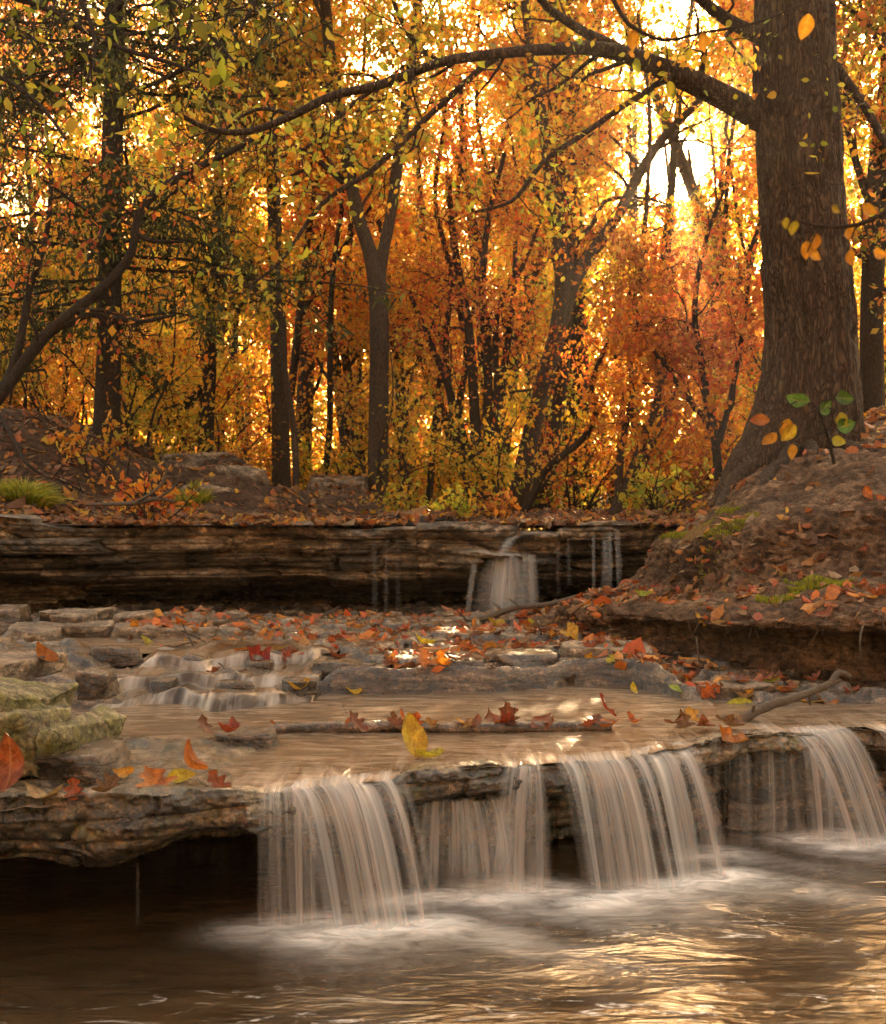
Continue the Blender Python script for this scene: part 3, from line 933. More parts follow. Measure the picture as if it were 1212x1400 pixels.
def far_fall(label, parts, m, group='falls over the back ledge'):
    """parts: list of (top points at both sides, foot points at both sides, bow)"""
    bag = []
    for k, (a0, a1, b0, b1, bow) in enumerate(parts):
        a0, a1, b0, b1 = [np.array(q) for q in (a0, a1, b0, b1)]
        nu, nv = 36, 36
        u = np.linspace(0, 1, nu)[None, :, None]
        t = np.linspace(0, 1, nv)[:, None, None]
        top = a0 * (1 - u) + a1 * u
        ft = b0 * (1 - u) + b1 * u
        V = top + (ft - top) * np.concatenate([t + 0 * u, t + 0 * u, np.broadcast_to(t ** (1 + bow), (nv, nu, 1))], -1)
        V[..., 1] += 0.012 * vnoise(v3(V[..., 0] * 30, t[..., 0] * .5 + 0 * V[..., 0], 0), k)
        uu = u[..., 0]
        w0 = max(np.linalg.norm(a1 - a0), np.linalg.norm(b1 - b0)) * .22 if np.linalg.norm(b1 - b0) > .15 else .09
        fade = sstep(0, min(.5, .18 + .012 / w0), np.minimum(uu, 1 - uu)) * (0.45 + 0.55 * sstep(0, .1, t[..., 0])) * (1 - 0.4 * sstep(0.7, 1, t[..., 0]))
        w = np.linalg.norm(a1 - a0)
        uv = np.stack([np.broadcast_to(uu * w * 3.0 + k, fade.shape), np.broadcast_to(t[..., 0] * .6, fade.shape)], -1)
        bag.append((V.reshape(-1, 3), grid_faces(nv, nu), fade.reshape(-1), uv.reshape(-1, 2)))
    o = obj('waterfall', sheets_mesh('waterfall', bag), M[m])
    tag(o, label, 'waterfall', group)


far_fall('bent white spout landing on a rock step and fanning out below the back ledge',
         [(P(702, 729, 6.42), P(724, 728, 6.42), P(676, 758, 6.20), P(696, 757, 6.20), .9),
          (P(708, 728, 6.42), P(718, 728, 6.42), P(682, 757, 6.19), P(690, 756, 6.19), .9),
          (P(662, 758, 6.21), P(722, 756, 6.18), P(634, 846, 6.12), P(740, 846, 6.10), .3),
          (P(676, 757, 6.20), P(712, 756, 6.17), P(662, 846, 6.11), P(716, 846, 6.09), .3),
          (P(646, 762, 6.2), P(657, 758, 6.2), P(635, 842, 6.1), P(644, 845, 6.1), .35),
          (P(690, 757, 6.18), P(698, 757, 6.18), P(680, 840, 6.12), P(690, 842, 6.14), .35),
          (P(712, 756, 6.18), P(734, 758, 6.18), P(708, 842, 6.12), P(742, 842, 6.14), .35)], 'far_silk')
far_fall('two white ribbons of water dropping from the back ledge next to the earth bank',
         [(P(822, 723, 6.45), P(838, 723, 6.45), P(820, 806, 6.3), P(840, 806, 6.3), .2),
          (P(838, 722, 6.45), P(850, 722, 6.45), P(843, 802, 6.3), P(852, 800, 6.3), .2),
          (P(809, 725, 6.45), P(815, 725, 6.45), P(809, 812, 6.3), P(815, 812, 6.3), .2)], 'far_silk')
far_fall('faint dripping threads of water in front of the dark recess of the back ledge',
         [(P(508, 738, 6.35), P(516, 738, 6.35), P(508, 845, 6.3), P(518, 845, 6.3), .1),
          (P(526, 738, 6.35), P(532, 738, 6.35), P(524, 845, 6.3), P(532, 845, 6.3), .1),
          (P(541, 732, 6.35), P(548, 732, 6.35), P(540, 845, 6.3), P(549, 845, 6.3), .1)], 'drip')
far_fall('hair thin drips between the bent spout and the two white ribbons of the back ledge',
         [(P(759, 728, 6.45), P(766, 728, 6.45), P(760, 812, 6.35), P(768, 812, 6.35), .1),
          (P(774, 726, 6.45), P(780, 726, 6.45), P(775, 800, 6.35), P(782, 800, 6.35), .1)], 'drip')
far_fall('single thread of water dripping in front of the dark overhang of the front ledge',
         [(P(185, 1180, 2.36), P(191, 1180, 2.36), P(185, 1262, 2.36), P(192, 1262, 2.36), .2)], 'drip', 'falls over the front ledge')
# ------------------------------------------------------------------ loose rocks
def rock_mesh(sx, sy, sz, seed, flat=0.5, detail=26, rough=1.0, bed=1.0, jag=1.0):
    """an angular block: the hull of jittered points, densely cut, weathered and bedded; origin at its base"""
    g = np.random.default_rng(seed)
    bm = bmesh.new()
    pts = []
    for ix in (-1, 0, 1):
        for iy in (-1, 0, 1):
            for iz in (-1, 1):
                if ix == 0 and iy == 0:
                    continue
                j = g.uniform(-1, 1, 3) * jag * (0.20, 0.22, 0.12 * (1 - flat) + 0.05)
                sh = 1.0 if (ix == 0 or iy == 0) else g.uniform(0.72, 0.98)
                pts.append((ix * sh * (0.92 if iz > 0 else 1.0) + j[0], iy * sh + j[1], iz + j[2] * 2))
    for p in pts:
        bm.verts.new((p[0] * sx / 2, p[1] * sy / 2, p[2] * sz / 2))
    bmesh.ops.convex_hull(bm, input=bm.verts)
    loose = [v for v in bm.verts if not v.link_faces]
    bmesh.ops.delete(bm, geom=loose, context='VERTS')
    target = max(sx, sy, sz) / detail
    for _ in range(7):
        long = [e for e in bm.edges if e.calc_length() > target * 1.6]
        if not long or len(bm.verts) > 9000:
            break
        bmesh.ops.subdivide_edges(bm, edges=long, cuts=1)
        bmesh.ops.triangulate(bm, faces=[f for f in bm.faces if len(f.verts) > 3])
    bmesh.ops.smooth_vert(bm, verts=bm.verts, factor=0.2, use_axis_x=True, use_axis_y=True, use_axis_z=True)
    bm.normal_update()
    co = np.array([v.co for v in bm.verts])
    no = np.array([v.normal for v in bm.verts])
    s = max(sx, sy)
    h = min(sx, sy, sz)
    p = co / s + seed * 3.17
    d = 0.10 * fbm(p * 3, 4, seed) + 0.05 * fbm(p * 9, 4, seed + 1) + 0.022 * fbm(p * 26, 3, seed + 2)
    side = 1 - np.abs(no[:, 2])
    lay = strata(co[:, 0] + co[:, 1], co[:, 2], seed + 3, max(0.012, sz * 0.22), 4 / s * 0.3)
    co = co + no * (d * rough * (0.35 * h + 0.12 * s) - bed * lay * side * 0.05 * h)[:, None]
    co[:, 2] -= co[:, 2].min()
    co[:, 2] -= 0.12 * sz
    F_ = np.array([[v.index for v in f.verts] for f in bm.faces])
    bm.free()
    return make_mesh('rock', co, F_)


ROCKS = []


def rock(name, label, cat, x, y, z, dims, m, seed, rot=0.0, tilt=(0, 0), group=None, **kw):
    me = rock_mesh(*dims, seed, **kw)
    o = obj(name, me, M[m], loc=(x, y, z))
    o.rotation_euler = (tilt[0], tilt[1], rot)
    tag(o, label, cat, group)
    mw = Matrix.LocRotScale(Vector((x, y, z)), o.rotation_euler.to_quaternion(), None)
    n = len(me.vertices)
    c = np.empty(n * 3, np.float32)
    me.vertices.foreach_get('co', c)
    c = c.reshape(-1, 3) @ np.array(mw.to_3x3()).T + np.array(mw.translation)
    f = np.array([list(p.vertices) for p in me.polygons])
    ROCKS.append((c, f))
    return o


def rock_px(label, x0, x1, y0, y1, Y, depth, m, seed, name='rock', cat='rock', **kw):
    """a stone that covers this patch of the photo when its front stands at depth Y"""
    w = (x1 - x0) / F * Y
    hgt = (y1 - y0) / F * Y
    x = XatPX((x0 + x1) / 2, Y)
    zb = CAMZ - (y1 - CY) / F * Y
    return rock(name, label, cat, x, Y + depth / 2, zb, (w, depth, hgt * .98), m, seed, **kw)


# the mossy boulder at the left and its blocks
rock_px('pale mossy block on the front ledge, topmost and largest of the boulder stack', -130, 58, 958, 1010, 2.50, .24, 'moss_rock', 5, 'boulder', 'boulder', rot=-.14, tilt=(.0, .06), detail=64, flat=.0, bed=.12, rough=1.1, jag=1.7)
rock_px('mossy cube shaped stone wedged under the big pale block of the boulder stack', 56, 108, 1004, 1048, 2.47, .26, 'moss_rock', 8, 'boulder', 'boulder', rot=-.3, tilt=(.0, .08), detail=46, flat=.1, bed=.15, rough=1.1, jag=1.6)
rock_px('shadowy green stone below the big pale block, behind the upright rust leaf', -80, 66, 996, 1062, 2.45, .25, 'moss_rock', 12, 'boulder', 'boulder', rot=.12, detail=50, flat=.2, bed=.15, rough=1.1, jag=1.5)
rock_px('thin dark wet slab at the foot of the boulder stack on the front ledge', 20, 152, 1036, 1078, 2.44, .24, 'wet_rock', 15, 'boulder', 'boulder', rot=.06, detail=46, flat=.8)
rock_px('flat topped pale stone behind the mossy boulder stack, at the brook edge', -110, 20, 914, 942, 2.85, .4, 'slab_rock', 17, 'boulder', 'boulder', rot=-.2, detail=40, flat=.7)
rock_px('round wet cobble between the mossy boulder stack and the little cascade', 96, 146, 922, 958, 2.95, .16, 'wet_rock', 19, detail=30)
# stones the cascade runs between
for i, (a, b, c, d, Y_, lab) in enumerate([
    (196, 236, 932, 952, 3.62, 'dark stone parting the lowest step of the cascade near the boulder stack'),
    (288, 350, 934, 958, 3.55, 'wide wet stone in the middle of the lowest cascade step'),
    (330, 372, 908, 928, 3.85, 'wet stone at the far side of the middle cascade step'),
    (118, 190, 888, 912, 3.92, 'flat wet stone at the lip of the upper brook next to the cascade top'),
    (384, 430, 932, 954, 3.6, 'dark stone where the cascade meets the block ledge')]):
    rock_px(lab, a, b, c, d, Y_, .10, 'wet_rock', 120 + i, rot=rnd.uniform(-.3, .3), detail=24, flat=.3, group='stones in the little cascade')
# rock in the middle pool
rock_px('small dark stone standing in the pool above the broad fall, oak leaf on top', 286, 372, 1006, 1036, 2.86, .12, 'wet_rock', 23, rot=.1, detail=34, flat=.4)
# slabs behind the brook
G = 'slabs lying behind the brook'
ROWS = [
    (-50, 22, 832, 872, 4.75, .35, 'dark upright block at the view edge beneath the back ledge', 'wet_rock'),
    (-10, 72, 862, 890, 4.45, .35, 'flat pale slab by the brook at the view edge', 'slab_rock'),
    (44, 142, 836, 860, 5.0, .30, 'long low slab tucked behind the thick brown block by the brook', 'slab_rock'),
    (66, 148, 856, 888, 4.6, .22, 'thick brown block by the brook, second from the view edge', 'slab_rock'),
    (72, 118, 842, 866, 4.8, .22, 'small humped stone on top of the slab row by the brook', 'slab_rock'),
    (140, 292, 860, 886, 4.55, .30, 'longest pale slab of the row beside the brook', 'slab_rock'),
    (150, 206, 842, 866, 4.9, .25, 'rounded grey stone behind the longest brook slab', 'slab_rock'),
    (196, 280, 846, 862, 5.1, .30, 'thin tan slab half hidden behind the longest brook slab', 'slab_rock'),
    (284, 400, 862, 884, 4.7, .26, 'long thin tan slab next to the bare twigs in the shelf', 'slab_rock'),
    (276, 310, 848, 862, 5.1, .2, 'small flat stone at the foot of the pointed stone', 'slab_rock'),
    (296, 332, 838, 860, 5.2, .15, 'pointed pale stone standing up from the shelf under the dark recess', 'slab_rock'),
    (330, 398, 852, 866, 5.25, .2, 'low tan stone beside the pointed stone', 'slab_rock'),
    (390, 450, 848, 862, 5.4, .25, 'flat dark stone under the dead branch in the back', 'wet_rock'),
]
for i, (a, b, c, d, Y_, dep, lab, mm) in enumerate(ROWS):
    rock_px(lab, a, b, c, d, Y_, dep, mm, 31 + i, 'slab', 'rock', rot=rnd.uniform(-.12, .12), tilt=(rnd.uniform(-.04, .04), rnd.uniform(-.05, .05)), group=G, flat=.75, detail=30)
G = 'wet blocks along the far edge of the pool'
ROWS = [
    (424, 520, 912, 950, 3.80, .30, 'dark wet block at the end of the cascade', 'wet_rock'),
    (496, 604, 904, 948, 3.84, .35, 'wide wet dark ledge block under orange leaves at the pool edge', 'wet_rock'),
    (600, 668, 906, 944, 3.82, .22, 'rounded brown block in the middle of the pool edge', 'wet_rock'),
    (662, 764, 898, 926, 3.95, .28, 'squared dark block behind the rounded brown block', 'wet_rock'),
    (730, 786, 920, 940, 3.9, .16, 'small layered stone below the pale flat slab', 'bed_rock'),
    (764, 912, 888, 918, 4.02, .26, 'pale greenish flat slab against the earth bank', 'slab_rock'),
    (784, 830, 916, 932, 3.95, .12, 'little tan stone tucked under the pale flat slab', 'slab_rock'),
    (826, 890, 912, 930, 4.0, .14, 'flat brown stone under the end of the pale flat slab', 'bed_rock'),
    (640, 760, 868, 894, 4.5, .3, 'humped pale stone among leaves at the start of the earth bank', 'slab_rock'),
    (540, 640, 872, 892, 4.5, .3, 'low wet stone in the leafy middle of the shelf', 'wet_rock'),
    (430, 530, 880, 902, 4.3, .3, 'flat glistening stone above the cascade end', 'wet_rock'),
    (560, 660, 858, 872, 5.0, .3, 'thin flat stone in front of the bent spout', 'bed_rock'),
    (966, 1076, 938, 962, 3.62, .14, 'broad flat grey stone among leaves beneath the driftwood stick', 'slab_rock'),
]
for i, (a, b, c, d, Y_, dep, lab, mm) in enumerate(ROWS):
    rock_px(lab, a, b, c, d, Y_, dep, mm, 61 + i, 'slab' if (b - a) > 80 else 'rock', 'rock', rot=rnd.uniform(-.1, .1), tilt=(rnd.uniform(-.05, .03), rnd.uniform(-.05, .05)), group=G, flat=.7, detail=30)
rock_px('dark wet rock at the foot of the front ledge beside the steep white fall', 990, 1082, 1098, 1140, 3.12, .16, 'wet_rock', 84, detail=34)
G = 'pale outcrop on the slope above the back ledge'
for i, (a, b, c, d, Y_, dep, lab) in enumerate([
    (196, 300, 622, 664, 9.0, .9, 'broad pale weathered hump crowning the outcrop above the back ledge'),
    (270, 352, 640, 680, 8.6, .7, 'sloping pale stone on the side of the outcrop facing the grey trunk'),
    (230, 320, 662, 700, 8.2, .6, 'lowest stone of the pale outcrop, half buried in leaves'),
    (408, 500, 652, 694, 9.6, .7, 'rounded bare earth and stone hump between grey trunk and forked tree')]):
    rock_px(lab, a, b, c, d, Y_, dep, 'slab_rock', 140 + i, 'outcrop', 'rock', rot=rnd.uniform(-.2, .2), group=G, flat=.5, detail=34)
rock_px('broken stone block stuck in the outcrop of the back slope', 520, 620, 706, 722, 6.5, .3, 'ledge_rock', 86, 'slab', 'rock', flat=.8)

tv += [c for c, f in ROCKS]
for c, f in ROCKS:
    tf.append(f + off)
    off += len(c)
_allV = np.vstack(tv)
_tri = []
for f in tf:
    if f.shape[1] == 4:
        _tri.append(f[:, [0, 1, 2]])
        _tri.append(f[:, [0, 2, 3]])
    else:
        _tri.append(f)
BVH = BVHTree.FromPolygons(_allV.tolist(), np.vstack(_tri).tolist())
# ------------------------------------------------------------------ leaves of the crowns
PAL = {
    'orange': [(.64, .24, .03), (.68, .31, .035), (.58, .17, .025), (.70, .40, .045)],
    'yellow': [(.72, .46, .04), (.68, .40, .035), (.60, .44, .05), (.70, .34, .03)],
    'gold': [(.66, .34, .03), (.70, .42, .04), (.62, .24, .025), (.50, .40, .05)],
    'green': [(.34, .38, .04), (.44, .44, .05), (.24, .30, .03), (.58, .48, .05)],
    'red': [(.52, .09, .025), (.56, .14, .02), (.44, .06, .02), (.60, .22, .03)],
    'rust': [(.40, .11, .025), (.48, .16, .03), (.34, .08, .02), (.54, .22, .03)],
    'dark': [(.05, .065, .016), (.07, .08, .02), (.10, .09, .02), (.04, .05, .014)],
    'olive': [(.22, .22, .03), (.30, .28, .035), (.16, .18, .02), (.42, .34, .04)],
    'litter': [(.20, .085, .04), (.28, .13, .06), (.15, .065, .032), (.34, .13, .04), (.30, .19, .11), (.38, .10, .03)],
}


def pick_colors(g, pal, n, extra=None, share=0.0):
    a = np.array(PAL[pal])
    c = a[g.integers(0, len(a), n)]
    if extra:
        b = np.array(PAL[extra])
        k = g.random(n) < share
        c = np.where(k[:, None], b[g.integers(0, len(b), n)], c)
    c = c * .92 + .08 * np.array((.55, .46, .22)) * (c.max(1) > .2)[:, None]
    return np.clip(c * g.normal(1, .16, (n, 1)) * g.normal(1, .05, (n, 3)), .01, .85)


POOL_C = np.array([0.55, 2.6, 0.1])


def sun_gap(p, g):
    """True for leaves that stay: the crowns are open where the low sun stands"""
    rel = p - np.array([0, 0, CAMZ])
    along = rel @ SUN
    d = np.linalg.norm(rel - along[:, None] * SUN, axis=1)
    r1 = 0.024 * along + 0.02
    keep = ~((d < r1) & (g.random(len(p)) < 0.985))
    keep &= ~((d < r1 * 2.0) & (g.random(len(p)) < 0.5))
    rel = p - POOL_C
    along = rel @ SUN
    q = rel - along[:, None] * SUN
    d = np.hypot(q[:, 0] / 1.0, q[:, 2] / 0.8)
    keep &= ~((d < 0.75) & (g.random(len(p)) < 0.12))
    # and again a little above it, where the sky shows to the lower pool
    up = np.array([.19, 1, .46])
    up = up / np.linalg.norm(up)
    rel = p - np.array([.5, 2.2, 0])
    along = rel @ up
    d = np.linalg.norm(rel - along[:, None] * up, axis=1)
    keep &= ~((d < .25 + .030 * along) & (g.random(len(p)) < .68))
    return keep


def crown_leaves(g, pos, size, col, droop=0.35, near=False, width=0.62):
    n = len(pos)
    a = g.normal(size=(n, 3))
    a[:, 2] -= droop * 1.5
    a /= np.linalg.norm(a, axis=1)[:, None]
    b = np.cross(a, g.normal(size=(n, 3)))
    b /= np.linalg.norm(b, axis=1)[:, None] + 1e-9
    c = np.cross(a, b)
    L = (size * np.exp(g.normal(-.05, .28, n)))[:, None]
    W = L * width * g.uniform(.75, 1.2, (n, 1))
    cup = L * g.uniform(-.05, .22, (n, 1))
    if near:
        v = np.stack([pos, pos + .28 * L * a + .40 * W * b + cup * c, pos + .62 * L * a + .42 * W * b + cup * c,
                      pos + L * a - .4 * cup * c, pos + .62 * L * a - .42 * W * b + cup * c, pos + .28 * L * a - .40 * W * b + cup * c], 1)
        i = np.arange(n)[:, None] * 6
        F_ = np.concatenate([i + np.array([0, 5, 4, 3]), i + np.array([0, 3, 2, 1])])
        k = 6
    else:
        v = np.stack([pos, pos + .5 * L * a + .5 * W * b + cup * c, pos + L * a, pos + .5 * L * a - .5 * W * b + cup * c], 1)
        i = np.arange(n)[:, None] * 4
        F_ = np.concatenate([i + np.array([0, 2, 1]), i + np.array([0, 3, 2])])
        k = 4
    return v.reshape(-1, 3), F_, np.repeat(col, k, 0)


class Tree:
    def __init__(self, seed):
        self.g = np.random.default_rng(seed)
        self.wood = Bag()
        self.limbs = []
        self.tips = []

    def limb(self, pts, rad, sides=10, step=0.12, keep=True):
        p, r = resample(pts, rad, step)
        V, Fc, _ = tube(p, r, sides)
        self.wood.add(V, Fc)
        if keep:
            self.limbs.append((p, r))
        return p, r

    def sprout(self, p, r, n, length, t0=.25, t1=1.0, up=.35, spread=1.0, curl=.28, rmul=.5, sides=6, rmin=.003):
        """side branches along a limb"""
        g = self.g
        out = []
        m = len(p)
        for k in range(n):
            t = t0 + (t1 - t0) * (k + g.random()) / n
            i = min(m - 2, int(t * (m - 1)))
            tan = p[i + 1] - p[max(0, i - 1)]
            tan = tan / (np.linalg.norm(tan) + 1e-9)
            d = g.normal(size=3)
            d -= (d @ tan) * tan
            d /= np.linalg.norm(d) + 1e-9
            d = d * spread + tan * g.uniform(.35, .9)
            d[2] += up
            d /= np.linalg.norm(d)
            L = length * g.uniform(.55, 1.25) * (1.0 - .45 * t)
            ns = 6
            q = [p[i]]
            for s in range(ns):
                d = d + g.normal(size=3) * curl
                d[2] += up * .12
                d /= np.linalg.norm(d)
                q.append(q[-1] + d * L / ns)
            r0 = max(rmin, r[i] * rmul * g.uniform(.7, 1.1))
            rr = np.linspace(r0, max(rmin * .6, r0 * .25), ns + 1)
            pp, r2 = resample(q, rr, max(.05, L / 9))
            V, Fc, _ = tube(pp, r2, sides)
            self.wood.add(V, Fc)
            out.append((pp, r2))
        return out

    def fill(self, br, n2, L2, n3=0, L3=0.3, **kw):
        """twigs on branches, and twigs on those; tips carry leaves"""
        for p, r in br:
            tw = self.sprout(p, r, n2, L2, sides=4, rmin=.0022, **kw)
            if n3:
                for q, s in tw:
                    self.tips += [x[0] for x in self.sprout(q, s, n3, L3, sides=3, rmin=.0016, **kw)]
            self.tips += [x[0] for x in tw]

    def leaf_points(self, per, jit):
        g = self.g
        L = []
        for p in self.tips:
            k = g.poisson(per)
            if k:
                i = g.uniform(.2, 1, k) * (len(p) - 1)
                a = p[i.astype(int)]
                L.append(a + g.normal(size=(k, 3)) * jit)
        return np.vstack(L) if L else np.zeros((0, 3))


LEAF_N = 0


def finish(tree, name, label, base, bark, pal, per=9, jit=.07, size=.07, extra=None, share=.25, near=False, group=None, lmat='leaf', droop=.35, width=.62, cat='tree', crown='crown', wood='trunk'):
    global LEAF_N
    o = empty(name, base)
    base = np.array(base)
    me = tree.wood.mesh(wood)
    c = np.empty(len(me.vertices) * 3, np.float32)
    me.vertices.foreach_get('co', c)
    me.vertices.foreach_set('co', (c.reshape(-1, 3) - base.astype(np.float32)).ravel())
    me.update()
    obj(wood, me, M[bark], o)
    pts = tree.leaf_points(per, jit)
    if len(pts):
        pts = pts[sun_gap(pts, tree.g)]
        pts = pts[pts[:, 2] > 0.8]
    if len(pts):
        col = pick_colors(tree.g, pal, len(pts), extra, share)
        # whole sprays share a tint
        col *= (1 + .3 * vnoise(pts * 1.6, 5))[:, None]
        V, Fc, C = crown_leaves(tree.g, pts - base, size, np.clip(col, .008, .85), droop, near, width)
        obj(crown, make_mesh(crown, V, Fc, smooth=False, colors=C), M[lmat], o)
        LEAF_N += len(pts)
    tag(o, label, cat, group)
    return o


def ground_z(x, y):
    p, n = drop(x, y, 6)
    return p[2] if p is not None else 0.75


def px_line(Y, pts, dY=0.0):
    n = len(pts)
    P3 = [P(a[0], a[1], Y + dY * i / max(1, n - 1)) for i, a in enumerate(pts)]
    rr = [a[2] / F * Y for a in pts]
    return P3, rr


def ground_z(x, y):
    p, n = drop(x, y, 6)
    return p[2] if p is not None else 0.75


# ---- the massive trunk at the right
def big_tree():
    t = Tree(901)
    Y = 6.25
    rows = [(1095, 715, 100), (1093, 680, 97), (1094, 650, 90), (1098, 615, 80), (1102, 570, 72), (1106, 510, 64), (1107, 440, 60), (1103, 340, 57), (1096, 240, 55), (1089, 140, 53.5), (1086, 60, 52.5), (1084, -60, 52), (1082, -260, 49), (1076, -520, 44), (1070, -900, 36), (1060, -1400, 20)]
    p, r = px_line(Y, rows)
    p, r = resample(p, r, .018)
    sides = 150
    V, Fc, th = tube(p, r, sides)
    V = V.reshape(len(p), sides, 3)
    ctr = p[:, None, :]
    d = V - ctr
    zz = p[:, 2][:, None]
    low = sstep(1.75, .85, zz)
    ang = th[None, :]
    dx, dy = d[..., 0] / r[:, None], d[..., 1] / r[:, None]
    but = 0.20 * np.cos(3 * ang + .4) + 0.12 * np.cos(5 * ang + 1.7)
    flare = low * (0.10 + but) * .55 + 0.20 * low ** 2 * np.clip(-dx, 0, 1) ** 2 * .9
    c3 = v3(dx * 5.2, dy * 5.2, zz * 2.0 + 0 * dx)
    c3 = c3 + .35 * np.stack([vnoise(c3 * 1.7, 7), vnoise(c3 * 1.7, 8), 0 * dx], -1)
    ridge = 1 - np.abs(vnoise(c3 * 1.35, 3)) * 2.4
    ridge = np.clip(ridge, -.4, 1)
    bark = .024 * (-np.clip(ridge, .0, 1) ** 2) + .007 * vnoise(c3 * np.array([2.6, 2.6, 3.2]), 4) + .004 * vnoise(c3 * np.array([6, 6, 9]), 6)
    lump = .02 * fbm(v3(dx * 1.2, dy * 1.2, zz * 1.3), 3, 12)
    V = ctr + d * (1 + flare[..., None] + ((bark + lump) / r[:, None])[..., None])
    t.wood.add(V.reshape(-1, 3), Fc)
    # the great limb arching over the brook, and its boughs
    A = [(1075, 175, 26), (1035, 158, 24), (1000, 138, 21), (960, 118, 20), (920, 100, 18), (880, 83, 15), (840, 71, 13), (800, 66, 11), (740, 68, 9), (660, 76, 8), (600, 86, 7.5), (520, 116, 7), (455, 131, 6.5), (400, 158, 6), (340, 180, 5), (285, 176, 4), (235, 150, 3)]
    lines = [(A, -.7), ([(905, 95, 10), (870, 78, 9), (830, 58, 8.5), (800, 44, 8), (765, 22, 7), (740, 0, 6), (700, -60, 5)], -.5),
             ([(935, 108, 8), (905, 112, 6), (880, 128, 5.2), (845, 150, 5), (800, 182, 4.6), (750, 215, 4.2), (728, 240, 4), (700, 275, 3), (650, 290, 2)], -.5),
             ([(690, 74, 6), (660, 92, 5.6), (620, 128, 5.2), (580, 165, 5), (540, 205, 5), (500, 240, 4.6), (478, 252, 4.2), (445, 275, 4), (420, 305, 3.6), (390, 350, 3), (350, 385, 2.2), (310, 402, 1.5)], -.4),
             ([(1060, 60, 14), (1000, 30, 11), (960, 0, 9), (900, -60, 7), (800, -130, 5)], -.6),
             ([(1110, 40, 10), (1150, 100, 8), (1185, 150, 7), (1215, 200, 6), (1260, 230, 4)], -.3),
             ([(600, 85, 5), (570, 60, 4), (545, 20, 3.4), (530, -30, 3)], -.2),
             ([(520, 116, 4), (480, 145, 3.4), (430, 195, 2.6), (385, 215, 2)], .1),
             ([(400, 156, 4), (350, 150, 3), (300, 185, 2.4), (262, 232, 2)], .1)]
    for rws, dY in lines:
        q, rr = px_line(Y + .05, rws, dY)
        rr = [v * .82 for v in rr]
        t.limb(q, rr, 10, .06)
    for q, rr in t.limbs:
        br = t.sprout(q, rr, max(3, int(len(q) / 4.2)), .62, .12, 1.0, up=.12, rmul=.36, sides=5)
        t.fill(br, 4, .34, 2, .16, up=.05)
    for rr0, way in ((.060, [(1050, 6.05), (1018, 5.95), (996, 5.80), (985, 5.62), (968, 5.50)]), (.050, [(1085, 5.95), (1070, 5.75), (1052, 5.60), (1046, 5.42), (1030, 5.30)]), (.045, [(1140, 5.98), (1160, 5.8), (1172, 5.6), (1196, 5.45)]), (.035, [(1108, 5.92), (1112, 5.72), (1102, 5.55)])):
        w_ = []
        for i_, (px_, y_) in enumerate(way):
            x_ = XatPX(px_, y_)
            w_.append((x_, y_, ground_z(x_, y_) + rr0 * (.5 - .22 * i_)))
        pp, r2 = resample(w_, np.linspace(rr0, rr0 * .3, len(w_)), .03)
        V, Fc, _ = tube(pp, r2 * (1 + .15 * vnoise(pp * 9, 3)), 10)
        t.wood.add(V, Fc)
    o = finish(t, 'oak_tree', 'massive oak trunk on the earth bank with a long limb arching over the brook', P(1095, 672, Y), 'bark_big', 'gold', per=4.2, jit=.07, size=.038, extra='green', share=.5, near=True)
    return o


def hero(seed, label, Y, lines, bark, pal, nb=10, blen=1.3, n2=5, l2=.55, n3=3, l3=.28, per=8, size=.06, jit=.07, extra=None, share=.3, name='tree', up=.3, near=False, t0=.3, dY=0.0, **kw):
    t = Tree(seed)
    for rows in lines:
        q, rr = px_line(Y, rows, dY)
        t.limb(q, rr, 12 if rows[0][2] > 8 else 8, .10)
    for q, rr in list(t.limbs):
        L = np.linalg.norm(q[-1] - q[0])
        br = t.sprout(q, rr, max(2, int(nb * L / 4)), blen, t0, 1.0, up=up, rmul=.40)
        t.fill(br, n2, l2, n3, l3, up=up * .5)
    x, y = t.limbs[0][0][0][:2]
    return finish(t, name, label, (x, y, ground_z(x, y)), bark, pal, per=per * 2.9, size=size * .76, jit=jit * 1.1, extra=extra, share=share, near=near, **kw)


big_tree()


def cedar():
    t = Tree(77)
    Y = 9.0
    q, rr = px_line(Y, [(143, 625, 24), (146, 590, 19), (148, 520, 17), (150, 450, 16), (152, 300, 15), (155, 150, 14), (158, 0, 13), (160, -250, 11), (162, -700, 7)])
    t.limb(q, rr, 16, .08)
    p, r = t.limbs[0]
    g = t.g
    hi = [i for i in range(len(p)) if p[i][2] > 1.9]
    for k in range(96):
        i = hi[int(g.random() ** 1.1 * (len(hi) - 2))]
        az = g.uniform(0, 2 * math.pi)
        L = g.uniform(.8, 1.9) * (1.15 if p[i][2] > 2.4 else .8)
        d = np.array([math.cos(az), math.sin(az) * .8, g.uniform(-.05, .25)])
        pts = [p[i]]
        for s in range(6):
            d = d + g.normal(size=3) * .12
            d[2] -= .07
            pts.append(pts[-1] + d / np.linalg.norm(d) * L / 6)
        b = t.limb(pts, np.linspace(.016, .004, 7), 5, .12, keep=False)
        t.fill([b], 10, .38, 3, .16, up=-.05, t0=.15)
    finish(t, 'cedar_tree', 'dark evergreen cedar with a straight trunk and drooping boughs above the earth mound', tuple(P(145, 600, Y)), 'bark_dark', 'dark', per=8, jit=.05, size=.075, lmat='needle', droop=.6, width=.22, extra='olive', share=.15, crown='foliage')


